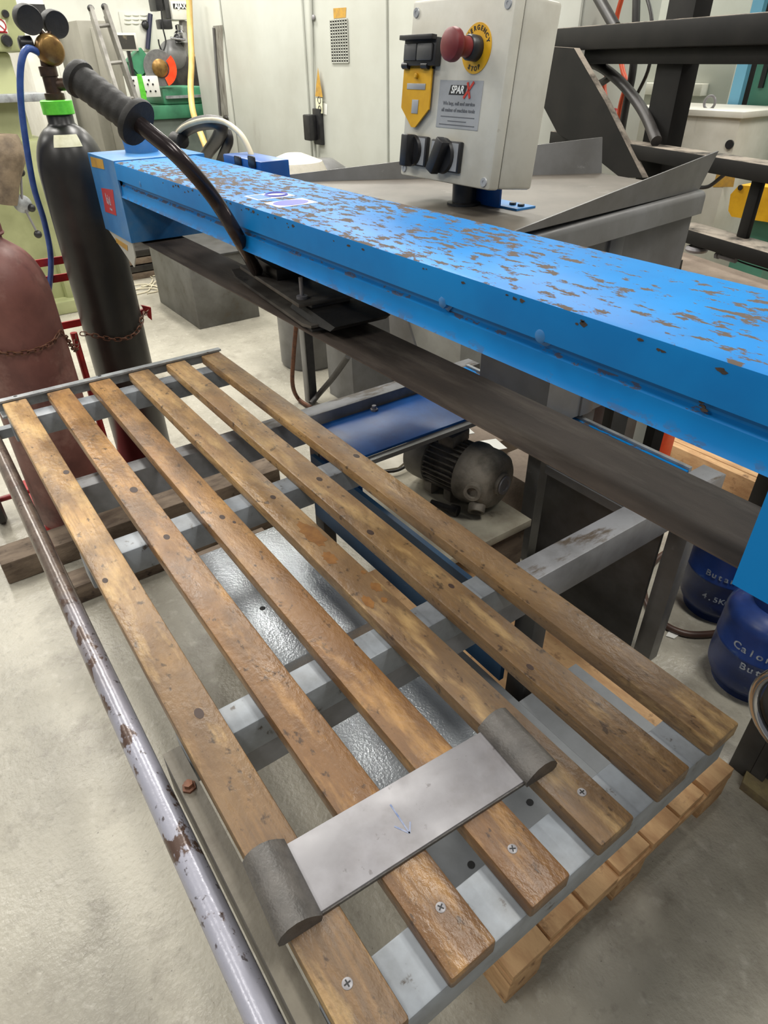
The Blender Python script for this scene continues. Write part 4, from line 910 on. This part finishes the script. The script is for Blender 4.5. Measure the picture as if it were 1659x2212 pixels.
# ------------------------------------------------------------------ under the beam, far side
o = P(432, 712, 'z', 0)
T = thing('steel_bin', 'low grey steel bin on the floor beyond the table', 'bin', (o.x-.4, o.y+.25, 0))
MB().box(o.x-.85, o.x, o.y, o.y+.50, 0, .50, .004).build('bin_body', M('bin_paint', (108, 107, 103), (86, 84, 79), s=4, r=.6, c3=(84, 78, 68), s3=8, lo3=.58, hi3=.7), T)
MB().box(o.x-.87, o.x+.02, o.y-.02, o.y+.52, .50, .515, .003).build('bin_rim', dgrey, T)
T = thing('dark_crate', 'low stack of dark boards on the floor beyond the black cylinder', 'boards', (-4.6, 1.95, 0))
for k in range(4): MB().box(-4.95+.02*k, -4.2, 1.55, 2.5, k*.065, k*.065+.055, .004).build('board', blacksteel if k % 2 else oldw, T)
for k in range(14):
    o = P(random.uniform(305, 352), random.uniform(592, 632), 'z', .006); a = random.uniform(0, 6.3)
    d_ = Vector((math.cos(a), math.sin(a), 0))*random.uniform(.08, .2)
    if k < 9: tag(MB().tube([o-d_, o+Vector((0, 0, .01*random.random()))+d_.cross(Vector((0, 0, 1)))*.4, o+d_], .006, 6, smooth=3).build('wire_offcut', straw, org=o), 'pale wire offcut in the heap on the floor behind the black cylinder', 'offcut', 'wire offcuts on the floor')
o = P(668, 872, 'z', .0)
T = thing('support_stand', 'narrow grey support post with black strip behind the table', 'post', (o.x, o.y, 0))
MB().box(o.x-.05, o.x, o.y, o.y+.05, 0, 1.0, .003).build('post', greyp, T)
MB().box(o.x+.001, o.x+.012, o.y+.0, o.y+.05, .02, 1.0).build('strip', blackp, T)
hose('cable', [P(640, 700, 'y', o.y-.1), P(634, 770, 'y', o.y-.1), P(632, 830, 'y', o.y-.1), P(645, 862, 'z', .02), P(672, 880, 'z', .02)], .012, rust, 'brown cable hanging down to the floor left of the grey post', 'cable')
hose('cable', [P(752, 770, 'y', o.y+.05), P(720, 815, 'y', o.y+.05), P(690, 850, 'y', o.y+.05), P(672, 872, 'z', .02)], .016, cablek, 'black hose slanting down to the foot of the grey post', 'hose')
o = P(742, 868, 'z', 0)
T = thing('machine_pedestal', 'grey sheet steel pedestal behind the support post', 'pedestal', (o.x, o.y+.2, 0))
MB().prism([(o.x-.15, o.y, 0), (o.x+.12, o.y, 0), (o.x+.12, o.y+.4, 0), (o.x-.15, o.y+.4, 0)], (-.04, 0, 1.1)).build('pedestal_body', greyp, T)
xa, xb = Y(868, 700, 2.0).x, Y(998, 700, 2.0).x
T = thing('squat_cabinet', 'squat pale grey cabinet seen below the beam', 'cabinet', ((xa+xb)/2, 2.2, 0))
MB().box(xa, xb, 2.0, 2.5, .30, .66, .004).build('cabinet_body', M('pale_grey_paint', (158, 158, 152), (136, 135, 128), s=4, r=.5), T)
MB().box(xa-.02, xb+.35, 1.98, 2.5, .27, .30, .002).build('cabinet_ledge', galv, T)
MB().box(xa+.05, xb+.3, 2.05, 2.45, 0, .27).build('cabinet_base', dgrey, T)
xp = Y(1360, 900, 2.0).x
T = thing('marker_post', 'white square post with a red edge under the beam', 'post', (xp, 2.05, 0))
MB().box(xp, xp+.10, 2.0, 2.10, 0, .72, .003).build('post_body', whitem, T)
MB().box(xp+.10, xp+.15, 2.0, 2.10, 0, .72, .002).build('red_edge', orange, T)
T = thing('pallet', 'rough pallet with yellowish boards beyond the sander right end', 'pallet', (1.1, 2.75, 0))
for k in range(5): MB().box(.72, 1.75, 2.50+k*.17, 2.50+k*.17+.12, .18, .205, .002).build('deck_board', palw, T)
for k in range(3): MB().box(.72+k*.47, .80+k*.47, 2.50, 3.30, .0, .18, .003).build('bearer', oldw, T)
MB().box(.70, 1.80, 2.455, 2.495, .06, .205, .003).build('side_board', palw, T)

# ------------------------------------------------------------------ left background
X = lambda px, py, x: P(px, py, 'x', x)
XO = -3.6
T = thing('milling_machine', 'olive green milling machine at the left edge of the picture', 'machine', (XO-.3, .8, 0))
hz = X(40, 112, XO).z
MB().box(XO-.55, XO, X(0, 100, XO).y-.35, X(62, 100, XO).y, hz, 2.5, .02).build('head', olive, T)
MB().box(XO-.6, XO-.08, X(0, 300, XO).y-.25, X(80, 330, XO-.1).y, 0, hz, .02).build('column', olive, T)
MB().box(XO-.55, XO-.02, X(55, 330, XO).y, X(118, 330, XO).y, .05, X(90, 300, XO).z, .04).build('knee', olive, T)
MB().box(XO-.35, XO+.05, X(0, 205, XO).y-.2, X(98, 205, XO).y, X(50, 220, XO).z, X(50, 202, XO).z, .004).build('table_arm', galv, T)
MB().box(XO-.7, XO+.05, X(0, 460, XO).y-.2, X(125, 470, XO).y, 0, .10, .01).build('base', olive, T)
for px, py, r_ in ((11, 30, .022), (14, 88, .034)): MB().lathe([(r_, 0), (r_, .02), (r_*.8, .03)], X(px, py, XO), (1, 0, 0), 20).build('knob', blackp, T)
sg = MB().prism([X(-14, 40, XO+.001), X(11, 43, XO+.001), X(18, 73, XO+.001), X(-10, 71, XO+.001)], (.001, 0, 0)).build('safety_sign', white, T)
o = X(0, 55, XO+.003); MB().torus(o, (1, 0, 0), .034, .004, 24, 6).build('sign_ring', redp, sg)
MB().bar(o+Vector((0, -.022, .022)), o+Vector((0, .022, -.022)), .004, .006).build('sign_bar', redp, sg)
MB().prism([X(-8, 66, XO+.0022), X(15, 68, XO+.0022), X(17, 72, XO+.0022), X(-8, 71, XO+.0022)], (.001, 0, 0)).build('sign_band', redp, sg)
lv = MB().lathe([(.04, -.03), (.06, -.02), (.06, .03), (.03, .05)], X(48, 440, XO+.1), (1, 0, 0), 20).build('lever_hub', galv, T)
for p in ((45, 372), (82, 506), (68, 449)):
    e = X(p[0], p[1], XO+.14); h = X(48, 440, XO+.14)
    MB().tube([h, e], .008, 8).build('lever', steel, lv); MB().ball(e, .028).build('lever_ball', blackp, lv)
m = MB(); m.tube([X(2, 290, XO+.2), X(10, 330, XO+.2), X(6, 380, XO+.2), X(10, 440, XO+.2)], [.10, .13, .11, .08], 16, smooth=5)
m.build('quill_cover', M('grubby_cover', (128, 112, 92), (84, 72, 60), s=8, r=.7, b=.4, bs=20), T)
T = thing('lathe_guard', 'white machine hood with dark window behind the regulator', 'machine', (-5.9, X(80, 40, -5.6).y, 0))
MB().box(-6.4, -5.6, X(38, 50, -5.6).y, X(105, 50, -5.6).y, 0, X(80, -30, -5.6).z, .02).build('hood', ppl, T)
MB().box(-5.6, -5.59, X(52, 20, -5.6).y, X(98, 20, -5.6).y, X(75, 30, -5.6).z, X(75, 9, -5.6).z).build('window', blackp, T)
XG = -5.0
ya, yb, zt = X(168, 60, XG).y, X(262, 200, XG).y, X(200, 44, XG).z
T = thing('tool_cabinet', 'tall plain grey cabinet behind the black cylinder', 'cabinet', (XG-.4, (ya+yb)/2, 0))
MB().box(XG-.8, XG, ya, yb+.05, 0, zt, .006).build('cabinet_body', M('plain_grey_paint', (142, 139, 128), (124, 121, 111), s=2, r=.5), T)
MB().box(XG, XG+.012, ya+.10, yb, .1, zt-.05, .003).build('cabinet_door', M('plain_grey_paint', (0, 0, 0)), T)
XL = -4.75
T = thing('ladder', 'grey aluminium ladder leaning in front of the grey cabinet', 'ladder', X(300, 330, XL+.5))
def lad(p0, p1):
    a_, b_ = X(*p0, XL), X(*p1, XL+.35); d_ = (b_-a_); e_ = a_+d_*(a_.z/(a_.z-b_.z)); return a_, e_
la, lb_ = lad((196, 18), (268, 250)); ra_, rb_ = lad((226, 15), (303, 245))
for a_, b_ in ((la, lb_), (ra_, rb_)): MB().bar(a_, b_, .03, .07).build('rail', alu, T)
off = Vector((-.07, .02, 0))
for a_, b_ in ((la+off, lb_+off), (ra_+off, rb_+off)): MB().bar(a_-Vector((0, 0, .05)), b_, .03, .06).build('rail', alu, T)
for k in range(8):
    t = .06+k*.125; MB().tube([la.lerp(lb_, t), ra_.lerp(rb_, t)], .014, 8).build('rung', alu, T)
for a_ in (la, ra_): MB().ball(a_, .028, (1, 1, .9)).build('end_cap', rubber, T)
XB = -5.7
o = X(275, 92, XB)
T = thing('monitor', 'small monitor on a bracket showing a dim picture', 'monitor', o-Vector((0, 0, .15)))
MB().box(XB-.04, XB, X(252, 92, XB).y, X(297, 92, XB).y, X(275, 110, XB).z, X(275, 71, XB).z, .004).build('case', ppl, T)
MB().box(XB, XB+.004, X(254, 92, XB).y, X(292, 92, XB).y, X(275, 106, XB).z, X(275, 76, XB).z).build('display', screen, T)
MB().bar((XB-.02, o.y, X(275, 110, XB).z), (XB-.02, o.y, X(275, 165, XB).z), .03, .03, (1, 0, 0)).build('stand', blackp, T)
# surface grinder / bench group
T = thing('tool_grinder', 'green tool grinder with grey wheel and orange guard arc', 'grinder', (XB-.2, X(340, 240, XB).y, 0))
MB().box(XB-.9, XB, X(298, 260, XB).y, X(452, 260, XB).y, 0, X(380, 256, XB).z, .01).build('base_cabinet', M('bench_grey', (112, 122, 114), (92, 100, 94), s=4, r=.5), T)
MB().box(XB-.8, XB+.04, X(318, 240, XB).y, X(446, 240, XB).y, X(380, 256, XB).z, X(380, 226, XB).z, .01).build('bed', greenm, T)
MB().box(XB-.6, XB+.02, X(350, 205, XB).y, X(445, 205, XB).y, X(380, 226, XB).z, X(380, 188, XB).z, .02).build('slide', greenm, T)
MB().box(XB-.6, XB+.06, X(352, 190, XB).y, X(440, 190, XB).y, X(380, 212, XB).z, X(380, 206, XB).z).build('table', galv, T)
MB().bar(X(285, 150, XB-.1), X(312, 120, XB-.1), .16, .16, (0, 0, 1)).build('motor_housing', greenm, T)
MB().box(XB-.3, XB-.05, X(280, 150, XB).y, X(318, 150, XB).y, X(300, 165, XB).z, X(300, 138, XB).z, .02).build('motor_base', greenm, T)
wc = X(345, 147, XB+.03)
wl = MB().lathe([(.03, -.03), (.155, -.03), (.158, 0), (.155, .02), (.03, .02)], wc, (1, -.25, 0), 44).build('grinding_wheel', M('grinding_stone', (108, 108, 106), (92, 92, 92), s=30, r=.8), T)
MB().lathe([(.075, .02), (.078, .035), (.05, .05), (.02, .052)], wc, (1, -.25, 0), 32).build('hub', brass, wl)
m = MB(); av = Vector((1, -.25, 0)).normalized(); a1 = Vector((0, 0, 1)); a2 = a1.cross(av).normalized()
pts_ = []
for k in range(13):
    a = R(-75+k*9); pts_.append((a, .165))
for sgn, rr_ in ((1, .165), (-1, .085)):
    pass
poly = [wc+av*.03+(a2*math.cos(R(t))+a1*math.sin(R(t)))*.162 for t in range(-70, 41, 10)]+[wc+av*.03+(a2*math.cos(R(t))+a1*math.sin(R(t)))*.09 for t in range(40, -71, -10)]
m.prism(poly, av*.02).build('wheel_guard', orange, T)
MB().box(XB, XB+.05, X(282, 190, XB+.05).y, X(345, 190, XB+.05).y, X(310, 210, XB).z, X(310, 164, XB).z, .004).build('front_panel', white, T)
for px, py in ((321, 173), (319, 182), (330, 182), (325, 197), (336, 197), (288, 174), (290, 185), (315, 198)):
    MB().disc(X(px, py, XB+.05), (1, 0, 0), .009, .006, 10).build('panel_knob', blackp, T)
tp = [X(295, 160, XB+.056), X(305, 160, XB+.056), X(315, 200, XB+.056), X(320, 236, XB+.056), X(309, 236, XB+.056), X(303, 200, XB+.056)]
MB().prism(tp, (.003, 0, 0)).build('tape_strip', greentape, T)
XD = -6.75
T = thing('drill_press', 'pillar drill with white head and black fittings by the wall', 'drill', (XD, X(385, 150, XD).y, 0))
hd = MB().box(XD-.35, XD, X(371, 25, XD).y, X(406, 25, XD).y, X(390, 43, XD).z, X(390, 3, XD).z, .01).build('head', ppl, T)
pn = MB().box(XD, XD+.006, X(374, 14, XD).y, X(405, 14, XD).y, X(390, 19, XD).z, X(390, 8, XD).z, .002).build('name_panel', black, hd)
text('AJAX', .062, white, pn, 'panel_lettering', frame(X(389.5, 13.5, XD+.007), (0, 1, 0), (0, 0, 1)), sx=.95, bold=.002)
MB().box(XD-.2, XD+.02, X(335, 10, XD).y, X(350, 10, XD).y, X(342, 23, XD).z, 2.5, .01).build('switch_box', blackp, T)
MB().box(XD-.1, XD+.03, X(343, 50, XD).y, X(370, 50, XD).y, X(355, 63, XD).z, X(355, 42, XD).z, .01).build('switch_box', blackp, T)
MB().box(XD-.2, XD-.04, X(358, 10, XD).y, X(370, 10, XD).y, X(365, 40, XD).z, 2.5, .01).build('belt_cover', dgrey, T)
MB().lathe([(.07, 0), (.07, .09), (.045, .11), (.045, .16), (.02, .17)], X(392, 92, XD), (0, 0, 1), 20).build('spindle', chrome, T)
MB().ball(X(385, 82, XD+.05), .045, (1, 1.2, .9)).build('spindle_boss', blackp, T)
MB().tube([X(368, 82, XD+.1), X(400, 86, XD+.1)], .012, 8).build('feed_lever', chrome, T)
MB().tube([X(396, 45, XD-.1), X(398, 200, XD-.1)], .05, 16).build('pillar', alu, T)
MB().ball(X(374, 122, XD-.1), .15, (1, 1.1, 1.1), 20).build('lamp_shade', greyp, T)
MB().box(XD-.5, XD, X(358, 130, XD).y, X(440, 130, XD).y, X(390, 195, XD).z, X(390, 122, XD).z, .01).build('table', blacksteel, T)
MB().box(XD-.4, XD-.1, X(360, 180, XD).y, X(430, 180, XD).y, 0, X(390, 195, XD).z).build('base', dgrey, T)
hose('power_cable', [X(348, 20, XD+.06), X(352, 60, XD+.06), X(358, 90, XD+.06), X(352, 110, XD+.06), X(345, 100, XD+.06), X(342, 85, XD+.06)], .008, black, 'thin black lead hanging from the pillar drill', 'cable')
hose('air_hose', [X(408, -12, -5.0), X(411, 60, -5.0), X(414, 130, -4.9), X(412, 190, -4.8), X(418, 245, -4.6), X(438, 300, -4.3), X(450, 330, -4.2)], .028, cream, 'thick cream yellow hose hanging left of the white machine')
T = thing('lime_machine', 'lime green machine partly hidden by the cream hose', 'machine', (-7.8, X(432, 120, -7.6).y, 0))
MB().box(-8.0, -7.6, X(419, 120, -7.6).y, X(438, 120, -7.6).y, X(430, 126, -7.6).z, X(430, 84, -7.6).z, .02).build('upper_casting', lime, T)
MB().box(-8.0, -7.6, X(428, 140, -7.6).y, X(442, 140, -7.6).y, 0, X(430, 128, -7.6).z, .02).build('lower_casting', lime, T)
MB().ball(X(428, 122, -7.58), .05, (1, 1.4, .7)).build('hand_knob', cream, T)
# things on the left wall
XW = -8.2
T = thing('louvre_panel', 'pale louvred panel fixed high on the left wall', 'panel', (XW, X(295, 60, XW).y, X(295, 62, XW).z))
MB().box(XW, XW+.02, X(258, 40, XW).y, X(330, 40, XW).y, X(295, 110, XW).z, X(295, 26, XW).z, .004).build('panel_sheet', wallm, T)
for r0 in range(3):
    for c0 in range(3):
        o = X(276+c0*17, 33+r0*9, XW+.02); MB().ball(o, .05, (.4, 1, .25), 10).build('louvre', wallm, T)
a, b = X(325, 30, XW+.05), X(319, 106, XW+.05)
T = thing('pry_bar', 'dark blue bar hanging on the left wall below the louvres', 'bar', b)
MB().tube([a, b], .03, 8).build('bar_shaft', M('navy_paint', (34, 36, 66), r=.4), T)
MB().ball(X(314, 54, XW+.06), .05, (.5, 1, 1)).build('wall_hook', blackp, T)
